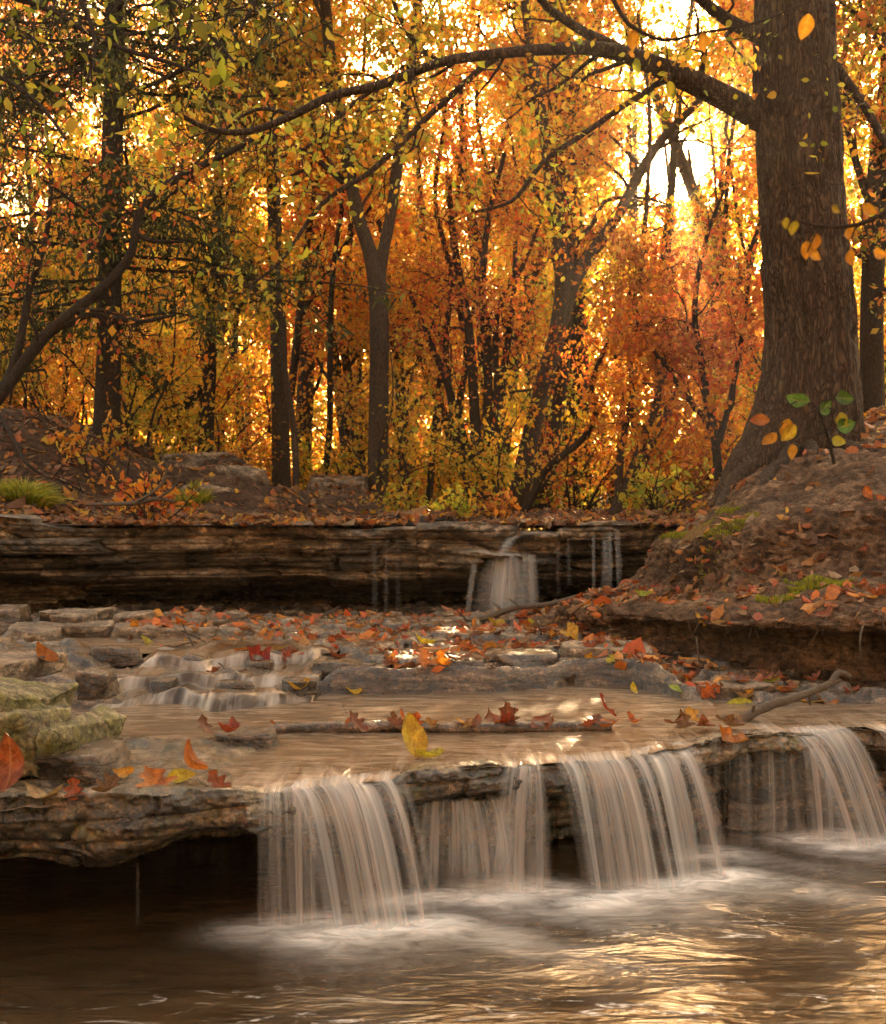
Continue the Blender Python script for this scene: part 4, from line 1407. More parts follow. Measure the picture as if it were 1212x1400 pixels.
cedar()
hero(11, 'straight trunk with grey bark standing behind the bare outcrop', 11.0, [[(386, 690, 16), (385, 660, 13), (383, 550, 12), (380, 420, 11), (377, 330, 10), (372, 200, 9), (370, 50, 7), (365, -150, 6), (360, -400, 4)]], 'bark', 'gold', nb=20, per=9, extra='orange', t0=.38)
hero(12, 'forked tree on the leafy rise, trunk splitting into two tall stems', 10.0,
     [[(517, 712, 18), (517, 690, 15), (518, 560, 13.5), (519, 450, 13), (515, 380, 13), (503, 335, 9.5), (490, 295, 9), (476, 225, 8.5), (462, 130, 9), (450, 60, 8), (440, -60, 7), (420, -300, 4)],
      [(517, 392, 9), (525, 340, 8), (536, 285, 7.5), (548, 190, 8), (562, 100, 7), (575, -40, 6), (590, -250, 3)],
      [(465, 150, 5), (440, 110, 5), (400, 95, 4.5), (365, 40, 4), (350, -20, 3)],
      [(470, 250, 4), (430, 215, 4), (390, 190, 3), (350, 120, 2.5)]], 'bark', 'gold', nb=18, per=8, extra='green', share=.35, t0=.42)
hero(13, 'curved slim tree leaning under the low sun, its top bending away in a long bough', 11.0,
     [[(690, 712, 18), (706, 690, 14), (725, 600, 12), (745, 520, 12), (765, 440, 12), (770, 370, 12), (758, 280, 10), (748, 200, 9), (735, 130, 8), (720, 20, 6), (705, -120, 4)],
      [(770, 440, 9), (782, 395, 9), (800, 360, 8.5), (826, 322, 8), (850, 285, 7.5), (880, 228, 7), (910, 185, 6), (945, 150, 5), (980, 110, 4)]], 'bark', 'orange', nb=15, per=6, extra='gold', share=.5, t0=.4)
hero(14, 'slim straight stem directly behind the curved leaning tree', 11.6, [[(740, 705, 13), (744, 680, 11), (757, 600, 10), (768, 520, 9), (775, 440, 8), (778, 350, 7), (770, 200, 6), (758, 60, 5), (750, -150, 3)]], 'bark_dark', 'red', nb=12, per=6, extra='orange', share=.5, t0=.35)
hero(15, 'thick upright trunk behind the curved leaning tree, darkest of the middle wood', 13.0, [[(792, 712, 26), (790, 690, 21), (788, 560, 19), (785, 420, 18), (782, 300, 17), (775, 180, 15), (770, 50, 12), (765, -150, 10), (760, -450, 6)]], 'bark_dark', 'gold', nb=16, per=8, extra='rust', share=.35, size=.065, t0=.4)
hero(16, 'crooked dark sapling tree leaning across from the earth mound, long bare stem', 7.6,
     [[(-150, 680, 15), (-60, 610, 13), (0, 540, 9.5), (60, 462, 8), (115, 415, 7.2), (150, 385, 6.8), (180, 345, 6), (188, 300, 5.6), (215, 262, 6), (260, 235, 5), (320, 205, 4), (360, 180, 2.5)],
      [(60, 462, 5), (95, 440, 4.5), (130, 430, 4), (190, 440, 3), (240, 430, 2)], [(186, 320, 4), (210, 330, 3), (250, 330, 2)], [(0, 545, 8), (25, 480, 6), (40, 400, 5), (62, 330, 4), (70, 250, 3), (62, 160, 2)]], 'bark_dark', 'orange', nb=14, blen=.8, n2=4, l2=.4, n3=2, per=1.3, extra='red', share=.5, size=.055, t0=.3, up=.15)
hero(17, 'shadowed slender tree behind the massive oak trunk at the view edge', 9.0, [[(1195, 690, 20), (1195, 640, 18), (1192, 450, 16), (1200, 250, 15), (1215, 100, 12), (1220, -100, 10), (1225, -400, 6)], [(1195, 300, 6), (1165, 200, 5), (1150, 120, 4), (1160, 40, 3)]], 'bark_dark', 'rust', nb=20, per=7, extra='olive', share=.4, t0=.25)
hero(18, 'thin S shaped stem bending low beside the curved leaning tree', 9.6, [[(715, 702, 5), (745, 645, 5), (775, 618, 4.8), (800, 597, 4.6), (816, 560, 4.5), (808, 535, 4.3), (818, 500, 4), (832, 470, 3.6), (850, 430, 3), (862, 400, 2.5), (885, 350, 2)]], 'bark_dark', 'red', nb=12, blen=.6, n2=4, l2=.35, n3=2, per=5, extra='orange', size=.05, t0=.45)
hero(19, 'clump of dark slender stems fanning from one root between the two middle trees', 10.4,
     [[(655, 700, 9), (652, 640, 8), (648, 540, 7), (640, 440, 6), (622, 340, 5), (612, 240, 4)], [(655, 695, 7), (664, 600, 6.5), (668, 500, 6), (660, 400, 5), (668, 300, 4), (690, 210, 3)],
      [(655, 695, 6), (674, 600, 6), (690, 500, 5), (702, 410, 4), (705, 330, 3)], [(655, 700, 6), (640, 620, 5.5), (610, 520, 5), (585, 460, 4), (560, 400, 3)],
      [(658, 690, 5), (678, 560, 4.5), (680, 430, 4), (712, 370, 3), (740, 300, 2)], [(650, 700, 5), (625, 600, 5), (610, 480, 4), (618, 380, 3), (600, 300, 2)]], 'bark_dark', 'red', nb=11, blen=.8, n2=5, l2=.4, n3=2, per=4, extra='orange', share=.5, size=.05, t0=.4)
hero(20, 'slim leaning tree in front of the low sun glow, bare bough reaching up beneath it', 9.2, [[(838, 705, 8), (862, 650, 7), (880, 600, 6), (905, 520, 5), (880, 470, 4), (870, 420, 3.6)], [(860, 690, 6), (885, 620, 6), (915, 560, 5), (945, 500, 4), (985, 450, 3)], [(845, 700, 6), (850, 610, 5), (865, 540, 4), (860, 450, 3), (885, 340, 2.4)]], 'bark', 'rust', nb=20, blen=.75, n2=5, l2=.42, n3=2, per=7, extra='orange', share=.5, size=.055, t0=.25)
hero(21, 'leafy russet sapling crowding against the massive oak trunk, low boughs over the ledge end', 7.4, [[(985, 690, 7), (978, 600, 6), (960, 500, 5), (950, 420, 4), (965, 330, 3), (990, 260, 2)], [(980, 620, 5), (1000, 540, 4), (1015, 460, 3.4), (1025, 380, 2)], [(975, 590, 4), (930, 530, 3.4), (895, 480, 2.6), (870, 440, 2)]], 'bark_dark', 'rust', nb=26, blen=.7, n2=5, l2=.36, n3=2, per=7, extra='red', share=.45, size=.05, near=True, t0=.15)
hero(22, 'paired slim grey stems between the grey trunk and the forked tree', 12.5, [[(482, 700, 9), (474, 620, 8), (462, 520, 7), (448, 420, 6), (428, 300, 5), (420, 180, 3)], [(486, 700, 8), (488, 600, 7), (472, 480, 6), (474, 400, 5), (480, 280, 4), (470, 150, 3)]], 'bark', 'yellow', nb=14, per=9, extra='gold', t0=.3)
hero(23, 'leaning stems crossing behind the forked tree toward the clump of dark stems', 12.0, [[(560, 700, 9), (552, 600, 8), (545, 500, 7), (535, 420, 6), (520, 300, 4)], [(640, 690, 8), (618, 600, 7), (588, 520, 6), (560, 455, 5), (520, 400, 4)]], 'bark', 'orange', nb=14, per=8, extra='yellow', share=.5, t0=.3)
hero(24, 'low bowed dead looking tree beyond the earth mound, branches sweeping down', 10.5, [[(280, 640, 12), (284, 560, 10), (290, 450, 9), (296, 340, 8), (300, 200, 6), (300, 60, 4)], [(285, 520, 6), (240, 570, 5), (205, 590, 3)], [(290, 470, 6), (330, 420, 5), (360, 380, 3)]], 'bark_dark', 'yellow', nb=16, per=7, extra='olive', share=.4, t0=.2)

# ---- slender stems standing between the larger trees
gs = np.random.default_rng(64)
for i, px in enumerate([318, 405, 436, 545, 585, 606, 634, 668, 690, 725, 812, 832, 856, 892, 926, 968]):
    Y = gs.uniform(9.2, 13.5)
    ln = gs.normal(0, 70)
    rows = [(px, 708, 5.0)]
    for k, py in enumerate((600, 490, 380, 270, 150, 20)):
        rows.append((px + ln * (k + 1) / 6 + gs.normal(0, 9), py, 4.6 - .5 * k))
    side = 'leaning' if abs(ln) > 60 else 'upright'
    spot = ['behind the outcrop', 'just past the grey trunk', 'between grey trunk and forked tree', 'right next to the forked tree', 'beyond the forked tree', 'before the dark stem clump', 'inside the dark stem clump', 'brushing the dark stem clump', 'past the dark stem clump', 'before the curved leaning tree', 'past the curved leaning tree', 'under the bough of the curved tree', 'beside the low three stemmed tree', 'under the low sun', 'under the sun glow, oak side', 'closest to the oak trunk'][i]
    hero(700 + i, f'{side} slender pole of a young tree {spot}', Y, [rows], 'bark' if i % 2 else 'bark_dark', ['orange', 'yellow', 'red', 'green', 'gold'][i % 5], nb=11, blen=.55, n2=4, l2=.3, n3=0, per=2.4, extra='gold', share=.4, size=.055, t0=.35, group='slender poles among the larger trees')

# ---- the wood beyond
WOOD = [
    # colour words, palette, second palette, share
    ('orange leaved', 'orange', 'gold', .4), ('yellow leaved', 'yellow', 'green', .25), ('golden leaved', 'gold', 'orange', .35),
    ('greenish yellow leaved', 'green', 'yellow', .45), ('reddish orange leaved', 'red', 'orange', .55), ('russet leaved', 'rust', 'gold', .35)]
MARKS = [(0, 'beyond the earth mound'), (110, 'beside the dark cedar'), (230, 'between cedar and grey trunk'), (340, 'beside the straight grey trunk'), (450, 'between grey trunk and forked tree'), (560, 'next to the forked tree'),
         (650, 'behind the dark stem clump'), (760, 'behind the curved tree'), (860, 'under the low sun'), (950, 'between sun glow and oak'), (1080, 'just behind the oak'), (1180, 'beyond the oak')]


def mark(px):
    return min(MARKS, key=lambda m: abs(m[0] - px))[1]


def stock(seed, px, Y, H, rad, kind, lean, size, scale=1.0, dens=1.0):
    t = Tree(seed)
    g = t.g
    x = XatPX(px, Y)
    z0 = ground_z(x, Y)
    pts = [np.array([x, Y, z0 - .1])]
    d = np.array([lean, g.normal(0, .05), 1.0])
    n = 7
    for k in range(n):
        d = d + g.normal(size=3) * (.06, .06, 0)
        pts.append(pts[-1] + d / np.linalg.norm(d) * H / n)
    t.limb(pts, np.linspace(rad, rad * .25, n + 1), 8, .25)
    p, r = t.limbs[0]
    if g.random() < .45:
        i = int(len(p) * g.uniform(.25, .5))
        dd = np.array([g.normal(0, .4), g.normal(0, .3), 1])
        q = [p[i]]
        for k in range(4):
            dd = dd + g.normal(size=3) * .12
            q.append(q[-1] + dd / np.linalg.norm(dd) * H * .12)
        t.limb(q, np.linspace(r[i] * .7, r[i] * .2, 5), 6, .2)
    for q, rr in list(t.limbs):
        br = t.sprout(q, rr, int((13 if q is p else 6) * scale), H * .2, .16, 1.0, up=.3, rmul=.4, sides=5)
        t.fill(br, 5, H * .085, 2, H * .045, up=.15)
    w, pal, ex, sh = WOOD[kind]
    form = 'tall' if H > 7 else 'small'
    if abs(lean) > .12:
        form += ' leaning'
    far = 'deep in the wood' if Y > 22 else 'in the middle wood' if Y > 15 else 'at the wood edge'
    finish(t, 'tree', f'{form} {w} tree {far}, {mark(px)}', (x, Y, z0), 'bark' if g.random() < .5 else 'bark_dark', pal, per=18 * dens, jit=H * .018, size=size, extra=ex, share=sh, group='autumn trees of the wood behind the ledge')


gw = np.random.default_rng(2024)
k = 0
for ring, (n, y0, y1) in enumerate([(13, 11.5, 15), (20, 15, 22), (24, 22, 34)]):
    for i in range(n):
        px = -90 + (1212 + 180) * (i + gw.uniform(.1, .9)) / n
        Y = gw.uniform(y0, y1)
        ysun = 700 - 475
        H = gw.uniform(4.5, 7) * (1 + .35 * ring) if gw.random() < .6 else gw.uniform(2.6, 4) * (1 + .3 * ring)
        pr = np.array([.2, .25, .15, .27, .08, .05])
        if px > 780:
            pr = np.array([.28, .12, .10, .16, .22, .12])
        elif px < 330:
            pr = np.array([.26, .16, .08, .30, .14, .06])
        kind = gw.choice(6, p=pr / pr.sum())
        stock(3000 + k, px, Y, H, gw.uniform(.035, .10) * (1 + .3 * ring) * (H / 6) ** .5, kind, gw.normal(0, .10), .058 + .012 * ring + .018 * (ring > 1))
        k += 1

# ---- understorey bushes along the edge of the wood
for i in range(34):
    g2 = np.random.default_rng(500 + i)
    px = -60 + 1330 * (i + g2.uniform(.1, .9)) / 34
    Y = g2.uniform(9.6, 15)
    if px < 200:
        Y = g2.uniform(9.5, 12)
    x = XatPX(px, Y)
    z0 = ground_z(x, Y)
    t = Tree(600 + i)
    H = g2.uniform(.5, 1.5)
    for s in range(6):
        dd = np.array([g2.normal(0, .45), g2.normal(0, .35), 1])
        q = [np.array([x + g2.normal(0, .08), Y + g2.normal(0, .08), z0 - .03])]
        for j in range(5):
            dd = dd + g2.normal(size=3) * .2
            q.append(q[-1] + dd / np.linalg.norm(dd) * H / 5)
        t.limb(q, np.linspace(.012, .004, 6), 5, .1)
    for q, rr in list(t.limbs):
        t.fill(t.sprout(q, rr, 5, H * .4, .15, 1, up=.2, sides=4), 4, H * .2, 0, up=.1)
    kind = g2.choice(6, p=[.14, .36, .18, .24, .05, .03])
    w, pal, ex, sh = WOOD[kind]
    finish(t, 'bush', f'low {w} bush {"near the ledge" if Y < 11.5 else "farther in the wood"}, {mark(px)}', (x, Y, z0), 'twig', pal, per=11, jit=.06, size=.045, extra=ex, share=sh, group='low bushes under the autumn trees', cat='bush', crown='foliage', wood='stem')

# ---- small leafy plants right behind the ledge
def plant(seed, label, px, Y, H, pal, extra, n=7):
    g2 = np.random.default_rng(seed)
    x = XatPX(px, Y)
    z0 = ground_z(x, Y)
    t = Tree(seed)
    for s in range(n):
        dd = np.array([g2.normal(0, .5), g2.normal(0, .3), 1])
        q = [np.array([x + g2.normal(0, .05), Y + g2.normal(0, .05), z0 - .03])]
        for j in range(5):
            dd = dd + g2.normal(size=3) * .25
            q.append(q[-1] + dd / np.linalg.norm(dd) * H * g2.uniform(.6, 1.1) / 5)
        t.limb(q, np.linspace(.007, .0025, 6), 5, .06)
    for q, rr in list(t.limbs):
        t.fill(t.sprout(q, rr, 5, H * .4, .2, 1, up=.1, sides=4), 3, H * .2, 0, up=.1)
    finish(t, 'bush', label, (x, Y, z0), 'twig', pal, per=3.5, jit=.03, size=.042, extra=extra, share=.35, cat='bush', crown='foliage', wood='stem', near=True)


plant(801, 'small orange leaved shrub on the back ledge beside the broken branch', 205, 6.9, .45, 'orange', 'red')
plant(802, 'knee high yellow green shrub on the ledge top near the bent spout', 612, 7.4, .34, 'green', 'yellow')
plant(803, 'low russet shrub at the root of the curved leaning tree', 690, 7.8, .30, 'rust', 'orange')
plant(804, 'orange twiggy shrub on the dark earth mound under the cedar', 110, 7.6, .40, 'orange', 'gold', 5)
plant(805, 'yellow leaved shrub on the leafy rise beside the forked tree', 560, 8.6, .40, 'yellow', 'green')
plant(806, 'green and gold shrub between the ledge end and the oak', 900, 7.6, .55, 'green', 'gold', 9)

# ---- far woods that read as one mass
gf = np.random.default_rng(88)
n = 620000
Yf = gf.uniform(36, 58, n)
zf = .3 + gf.random(n) ** 1.2 * 21
xf = gf.uniform(-30, 32, n)
pf = v3(xf, Yf, zf)
den = fbm(pf * np.array([.22, .22, .30]), 3, 14) + .43 - .045 * np.clip(zf - 5, 0, 99)
pf = pf[(den > -.05)]
pf = pf[sun_gap(pf, gf)]
wsel = vnoise(pf * np.array([.13, .13, .07]), 17) + gf.normal(0, .28, len(pf)) + .40 - .055 * pf[:, 2]
pals = ['red', 'orange', 'yellow', 'green']
col = np.zeros((len(pf), 3))
ix = np.clip(((wsel + 1) * 2).astype(int), 0, 3)
for j, nm in enumerate(pals):
    s = ix == j
    col[s] = pick_colors(gf, nm, s.sum())
V, Fc, C = crown_leaves(gf, pf, .20, col, .3)
tag(obj('far_woods', make_mesh('far_woods', V, Fc, smooth=False, colors=C), M['leaf']), 'hazy mass of orange and yellow woodland closing off the view', 'woods', kind='stuff')
# ---- unseen leaves added behind the camera, blocking frontal sky and bouncing warm light
n = 60000
pf = v3(gf.uniform(-20, 20, n), gf.uniform(-16, -6, n), .2 + gf.random(n) * 13)
pf = pf[fbm(pf * np.array([.25, .25, .3]), 3, 15) > -.2]
V, Fc, C = crown_leaves(gf, pf, .24, pick_colors(gf, 'gold', len(pf), 'orange', .5), .3)
tag(obj('far_woods', make_mesh('far_woods', V, Fc, smooth=False, colors=C), M['leaf']), 'unseen golden foliage added behind the viewpoint to block sky and bounce warm light', 'woods', kind='stuff')
print('LEAVES', LEAF_N, len(pf))
# ------------------------------------------------------------------ fallen leaves
def leaf_shape(kind, n=14):
    """half widths along a unit leaf"""
    t = np.linspace(0, 1, n)
    if kind == 'oval':
        w = .30 * np.sin(math.pi * t ** .85) ** .8
    elif kind == 'oak':
        w = .30 * np.sin(math.pi * t ** .8) ** .7 * (1 + .42 * np.cos(t * 2 * math.pi * 3.5 + .5))
    else:
        w = .42 * np.sin(math.pi * t ** .6) ** .9 * (1 + .38 * np.cos(t * 2 * math.pi * 2.4 + 2.2))
    w[0] = .012
    w[-1] = .004
    return t, w


def fallen_mesh(kind, size, curl, fold, twist, col, seed):
    g = np.random.default_rng(seed)
    t, w = leaf_shape(kind, 22)
    cols = np.array([-1, -.55, -.18, 0, .18, .55, 1.0])
    T, C = np.meshgrid(t, cols, indexing='ij')
    W = w[:, None]
    x = C * W + .04 * np.sin(t * 4 + seed)[:, None]
    y = T - .5
    z = fold * np.abs(C) * W + curl * ((T - .5) ** 2) * 1.4 + twist * C * W * (T - .5) + .03 * vnoise(v3(T * 4, C * 2, seed), seed) + .05 * curl * np.abs(C) ** 3
    V = np.stack([x, y, z], -1) * size
    V[..., 2] -= V[..., 2].min()
    vein = np.exp(-(C / .12) ** 2) * .35 + .10 * (np.sin((T * 9 + np.abs(C) * 1.4) * 2 * math.pi) > .75)
    c = np.array(col)[None, None, :] * (1 + .25 * fbm(v3(T * 3, C * 2, seed + .5), 3, seed))[..., None]
    c = c * (1 - vein[..., None]) + vein[..., None] * np.array(col) * 1.35
    edge = (np.abs(C) > .9) | (T > .93)
    c = np.where(edge[..., None], c * .75, c)
    return make_mesh('leaf', V, grid_faces(22, 7), uv=np.stack([C, T], -1).reshape(-1, 2), colors=np.clip(c.reshape(-1, 3), .01, .85))


def stem_mesh(size, seed):
    g = np.random.default_rng(seed)
    b = Bag()
    L = size * .45
    b.stick([(0, -.5 * size, .01 * size), (.1 * L * g.normal(), -.5 * size - .5 * L, .06 * size), (.25 * L * g.normal(), -.5 * size - L, .16 * size)], [.010 * size + .0006] * 3, 5, size * .06)
    return b.mesh('stem')


LCOL = {'orange': (.52, .17, .04), 'russet': (.34, .085, .03), 'brown': (.22, .095, .045), 'yellow': (.68, .50, .05), 'lime': (.50, .52, .05), 'red': (.36, .06, .03), 'tan': (.38, .23, .12), 'golden': (.66, .33, .04)}
SHAPE = {'oak': 'oak', 'maple': 'maple', 'oval': 'oval'}
_proto = {}


def proto(kind, cname, var):
    key = (kind, cname, var)
    if key not in _proto:
        g = np.random.default_rng(hash((kind, cname)) % 1 + var * 13 + len(_proto))
        c = np.array(LCOL[cname]) * g.normal(1, .1, 3)
        _proto[key] = (fallen_mesh(kind, 1.0, g.uniform(.2, 1.1), g.uniform(-.1, .75), g.uniform(-1.3, 1.3), c, 70 + len(_proto)), stem_mesh(1.0, 70 + len(_proto)))
    return _proto[key]


def basis(nv, spin, tip=0.0, roll=0.0):
    z = Vector(nv).normalized()
    x = Vector((math.cos(spin), math.sin(spin), 0))
    x = (x - z * x.dot(z)).normalized()
    y = z.cross(x)
    m = Matrix((x, y, z)).transposed()
    return (m @ Matrix.Rotation(tip, 3, 'X') @ Matrix.Rotation(roll, 3, 'Y')).to_4x4()


def lay_leaf(pos, nrm, kind, cname, var, size, spin, label, group, tip=0.0, roll=0.0, lift=.002, stem=True):
    me, st = proto(kind, cname, var)
    o = bpy.data.objects.new('fallen_leaf', me)
    if not me.materials:
        me.materials.append(M['fallen'])
        st.materials.append(M['twig'])
    COL.objects.link(o)
    o.matrix_world = Matrix.Translation(Vector(pos) + Vector(nrm) * lift) @ basis(nrm, spin, tip, roll) @ Matrix.Scale(size, 4)
    tag(o, label, 'leaf', group)
    if stem:
        s = bpy.data.objects.new('stem', st)
        COL.objects.link(s)
        s.parent = o
    return o


def water_top(x, y):
    ly = np.interp(x, XatPX(LIP[:, 0], LIP[:, 1]), LIP[:, 1])
    ye = np.interp(x, EDGE[:, 0], EDGE[:, 1])
    return POOL_Z if ly < y < ye else -1


def at_px(px, py):
    """where the line of sight of this place of the photo meets land or the upper pool"""
    p, n = sight(px, py)
    Yw = (CAMZ - POOL_Z) * F / (py - CY) if py > CY else 99
    if py > CY and (p is None or p[1] > Yw) and water_top(XatPX(px, Yw), Yw) > 0:
        return np.array([XatPX(px, Yw), Yw, POOL_Z]), np.array([0, 0, 1.0])
    return p, n


NAMED = [
    # px, py, shape, colour, size, spin, tip, roll, label
    (562, 1034, 'oval', 'yellow', .118, .35, 1.2, .12, 'bright yellow leaf standing upright on the bare middle rock above the falls'),
    (588, 1038, 'oval', 'lime', .075, 1.7, .0, .2, 'green yellow leaf lying flat at the foot of the upright yellow leaf'),
    (18, 1082, 'oval', 'russet', .125, .1, 1.2, -.3, 'big spotted rust leaf standing against the mossy boulder stack'),
    (255, 1062, 'oval', 'orange', .09, 1.0, .75, .4, 'curled orange leaf raised on the ledge above the dark overhang'),
    (248, 1068, 'oval', 'yellow', .065, 1.9, .05, -.15, 'yellow leaf under the curled orange leaf on the ledge'),
    (208, 1072, 'maple', 'orange', .085, .6, .1, .2, 'flat star shaped orange leaf on the wet ledge top'),
    (170, 1060, 'oval', 'golden', .05, 1.5, .1, -.2, 'small amber leaf at the foot of the boulder stack slab'),
    (60, 1092, 'oval', 'tan', .10, 1.6, .1, .5, 'rolled tan leaf on the ledge below the spotted rust leaf'),
    (145, 1084, 'oak', 'brown', .07, 2.4, .2, .1, 'brown curled oak leaf on the wet ledge beside the flat star shaped leaf'),
    (300, 1076, 'oak', 'russet', .07, 1.1, .15, .1, 'russet leaf at the ledge edge right before the broad fall'),
    (100, 1086, 'oak', 'russet', .06, .4, .3, .3, 'crumpled russet leaf under the thin dark slab of the boulder stack'),
    (280, 1008, 'oak', 'brown', .07, .9, .7, .1, 'brown oak leaf propped on the small stone in the pool'),
    (312, 1004, 'maple', 'russet', .06, 2.0, .4, .0, 'russet maple leaf on top of the small stone in the pool'),
    (382, 998, 'oak', 'orange', .065, 1.4, .3, .1, 'orange oak leaf on the sunken log, at its thicker end'),
    (402, 999, 'oval', 'golden', .05, 1.2, .3, .2, 'golden leaf beside the orange oak leaf on the sunken log'),
    (540, 1000, 'oak', 'brown', .075, .5, .6, .3, 'dark curled leaf on the log behind the upright yellow leaf'),
    (555, 992, 'oak', 'orange', .06, 1.9, .5, .1, 'orange tipped oak leaf on the log just behind the upright yellow leaf'),
    (826, 982, 'oak', 'red', .085, 1.3, .95, .2, 'upright dark red oak leaf beside the lower end of the driftwood stick'),
    (865, 990, 'oak', 'orange', .06, .4, .3, .1, 'orange oak leaf at the water line beside the upright red leaf'),
    (830, 998, 'maple', 'orange', .075, 2.2, .1, .0, 'flat orange maple leaf below the upright red leaf'),
    (998, 1014, 'maple', 'orange', .085, 1.1, .2, .2, 'orange maple leaf on the dark rock between the slanting and steep falls'),
    (928, 943, 'oval', 'lime', .095, 1.6, .05, .1, 'large lime leaf among the brown leaves at the foot of the bank'),
    (1010, 966, 'oval', 'lime', .09, 1.45, .05, -.1, 'long lime leaf beneath the driftwood stick'),
    (1105, 962, 'maple', 'golden', .075, 1.8, .2, .1, 'golden maple leaf under the raised end of the driftwood stick'),
    (1128, 962, 'oval', 'orange', .075, 1.3, .2, .2, 'orange leaf beside the golden maple leaf under the stick end'),
    (866, 950, 'oval', 'yellow', .045, .3, 1.0, .1, 'small yellow leaf standing on edge by the pale greenish slab'),
    (840, 798, 'oval', 'yellow', .11, 1.7, .1, -.1, 'yellow leaf on the bank nose under the two water ribbons'),
    (878, 816, 'oval', 'lime', .10, 1.5, .05, .1, 'lime leaf lying on the bank slope below the other yellow leaf'),
    (728, 856, 'oval', 'lime', .10, .7, .3, .2, 'lime leaf at the toe of the bank near the bent spout'),
    (676, 856, 'oval', 'yellow', .11, 1.6, .05, .0, 'long yellow leaf on the dead branch at the toe of the bank'),
    (200, 884, 'oval', 'lime', .085, 1.2, .35, .2, 'lime leaf on the long pale slab by the brook'),
    (256, 884, 'oval', 'golden', .07, 1.6, .1, .1, 'golden leaf lying flat on the slab beside the bare twigs'),
    (62, 902, 'oval', 'orange', .085, .9, .35, .2, 'orange leaf on the flat topped stone behind the boulder'),
    (408, 944, 'oval', 'golden', .10, 1.9, .2, .3, 'curled golden leaf at the end of the little cascade'),
    (484, 946, 'oval', 'yellow', .06, 1.5, .05, .1, 'yellow leaf at the water line under the wide dark ledge block'),
    (578, 912, 'oak', 'orange', .11, .3, .9, .2, 'bright orange leaf hanging over the dark block at the pool edge'),
    (604, 918, 'oak', 'golden', .08, 2.6, .9, .1, 'golden oak leaf hanging beside the rounded brown block'),
    (540, 908, 'maple', 'orange', .10, 1.2, .2, .1, 'wide orange leaf on the top of the wide wet ledge block'),
    (580, 882, 'oval', 'yellow', .085, 1.4, .3, .1, 'yellow leaf standing among wet leaves in the middle of the shelf'),
    (350, 900, 'maple', 'red', .12, 1.4, .15, .1, 'large flat red leaf on the dark stones above the cascade'),
    (390, 903, 'maple', 'russet', .11, 1.9, .15, .1, 'large russet leaf overlapping the flat red leaf above the cascade'),
    (780, 872, 'maple', 'golden', .09, 1.4, .5, .1, 'golden maple leaf raised beside the humped pale stone'),
    (875, 876, 'oval', 'golden', .09, 1.7, .3, .0, 'golden leaf on the pale greenish slab end by the bank'),
    (960, 850, 'oak', 'golden', .10, 1.0, .4, .1, 'ochre oak leaf clinging to the bank face above the recess'),
    (1000, 672, 'maple', 'tan', .12, 1.5, .2, .1, 'pale dry leaf in front of the oak roots'),
    (1098, 738, 'oval', 'tan', .10, 1.2, .1, .1, 'pale curled leaf on the bare soil of the upper bank'),
]
G1 = 'fallen leaves picked out by the stream'
for i, (px, py, k, c, s, sp, tip, roll, lab) in enumerate(NAMED):
    p, n = at_px(px, py)
    if p is None:
        continue
    s *= .88 if s < .092 or lab.startswith(('big', 'bright yellow')) else .68
    n = n if n[2] > .35 else np.array([0, -.5, .85])
    n = n / np.linalg.norm(n)
    if tip > .5:
        n = np.array([0, 0, 1.0])
    lay_leaf(p, n, k, c, 100 + i, s * 1.0, sp, lab, G1, tip, roll, lift=.004 + (.42 * s * math.sin(tip) if tip > .4 else 0))

gl = np.random.default_rng(404)
KINDS = ['oak', 'maple', 'oval']
CN = ['orange', 'russet', 'brown', 'tan', 'red', 'golden', 'yellow', 'lime']


def region_leaves(n, box, size, pr, where, group, flat=.35, spread=.25):
    """leaves strewn over a patch of ground: box = x0, x1, y0, y1 in metres"""
    done = tries = 0
    while done < n and tries < n * 25:
        tries += 1
        x, y = gl.uniform(box[0], box[1]), gl.uniform(box[2], box[3])
        p, nr = drop(x, y)
        if p is None or nr[2] < flat:
            continue
        w = water_top(x, y)
        if p[2] < w + .004 or p[2] < .22 or (y < 3 and p[2] > .315):
            continue
        if fbm(v3(x * 4, y * 4, 0)[None], 2, 205)[0] < gl.uniform(-.7, .5):
            continue
        k = KINDS[gl.choice(3, p=[.50, .13, .37])]
        c = CN[gl.choice(8, p=pr)]
        tip, roll = np.clip(gl.normal(0, spread), -.42, .42), np.clip(gl.normal(0, spread), -.4, .4)
        st = 'upturned' if abs(tip) > .35 else 'curled' if abs(roll) > .3 else 'flat'
        lay_leaf(p, nr, k, c, int(gl.integers(0, 3)), size * gl.uniform(.7, 1.3), gl.uniform(0, 6.28), f'{st} {c} {k} leaf {where}', group, tip, roll, lift=.003, stem=y < 4.4)
        done += 1


PR1 = [.20, .30, .25, .10, .04, .06, .03, .02]
PR2 = [.16, .20, .26, .28, .03, .04, .02, .01]
region_leaves(85, (.45, 1.9, 3.3, 4.15), .058, PR1, 'in the drift at the foot of the earth bank', 'leaves drifted against the earth bank')
region_leaves(62, (-.75, .62, 3.75, 4.9), .056, PR1, 'on the wet stones between pool and back ledge', 'leaves strewn over the wet shelf', .5)
region_leaves(34, (.15, 1.1, 4.6, 5.7), .065, PR1, 'on the low nose of the earth bank', 'leaves on the nose of the earth bank')
region_leaves(26, (.8, 1.9, 4.2, 4.9), .056, PR2, 'on the terrace half way up the earth bank', 'leaves on the bank terrace')
region_leaves(12, (-.95, -.36, 2.34, 2.75), .055, PR1, 'on the wet ledge above the dark overhang', 'leaves on the dry end of the front ledge', .5, .15)

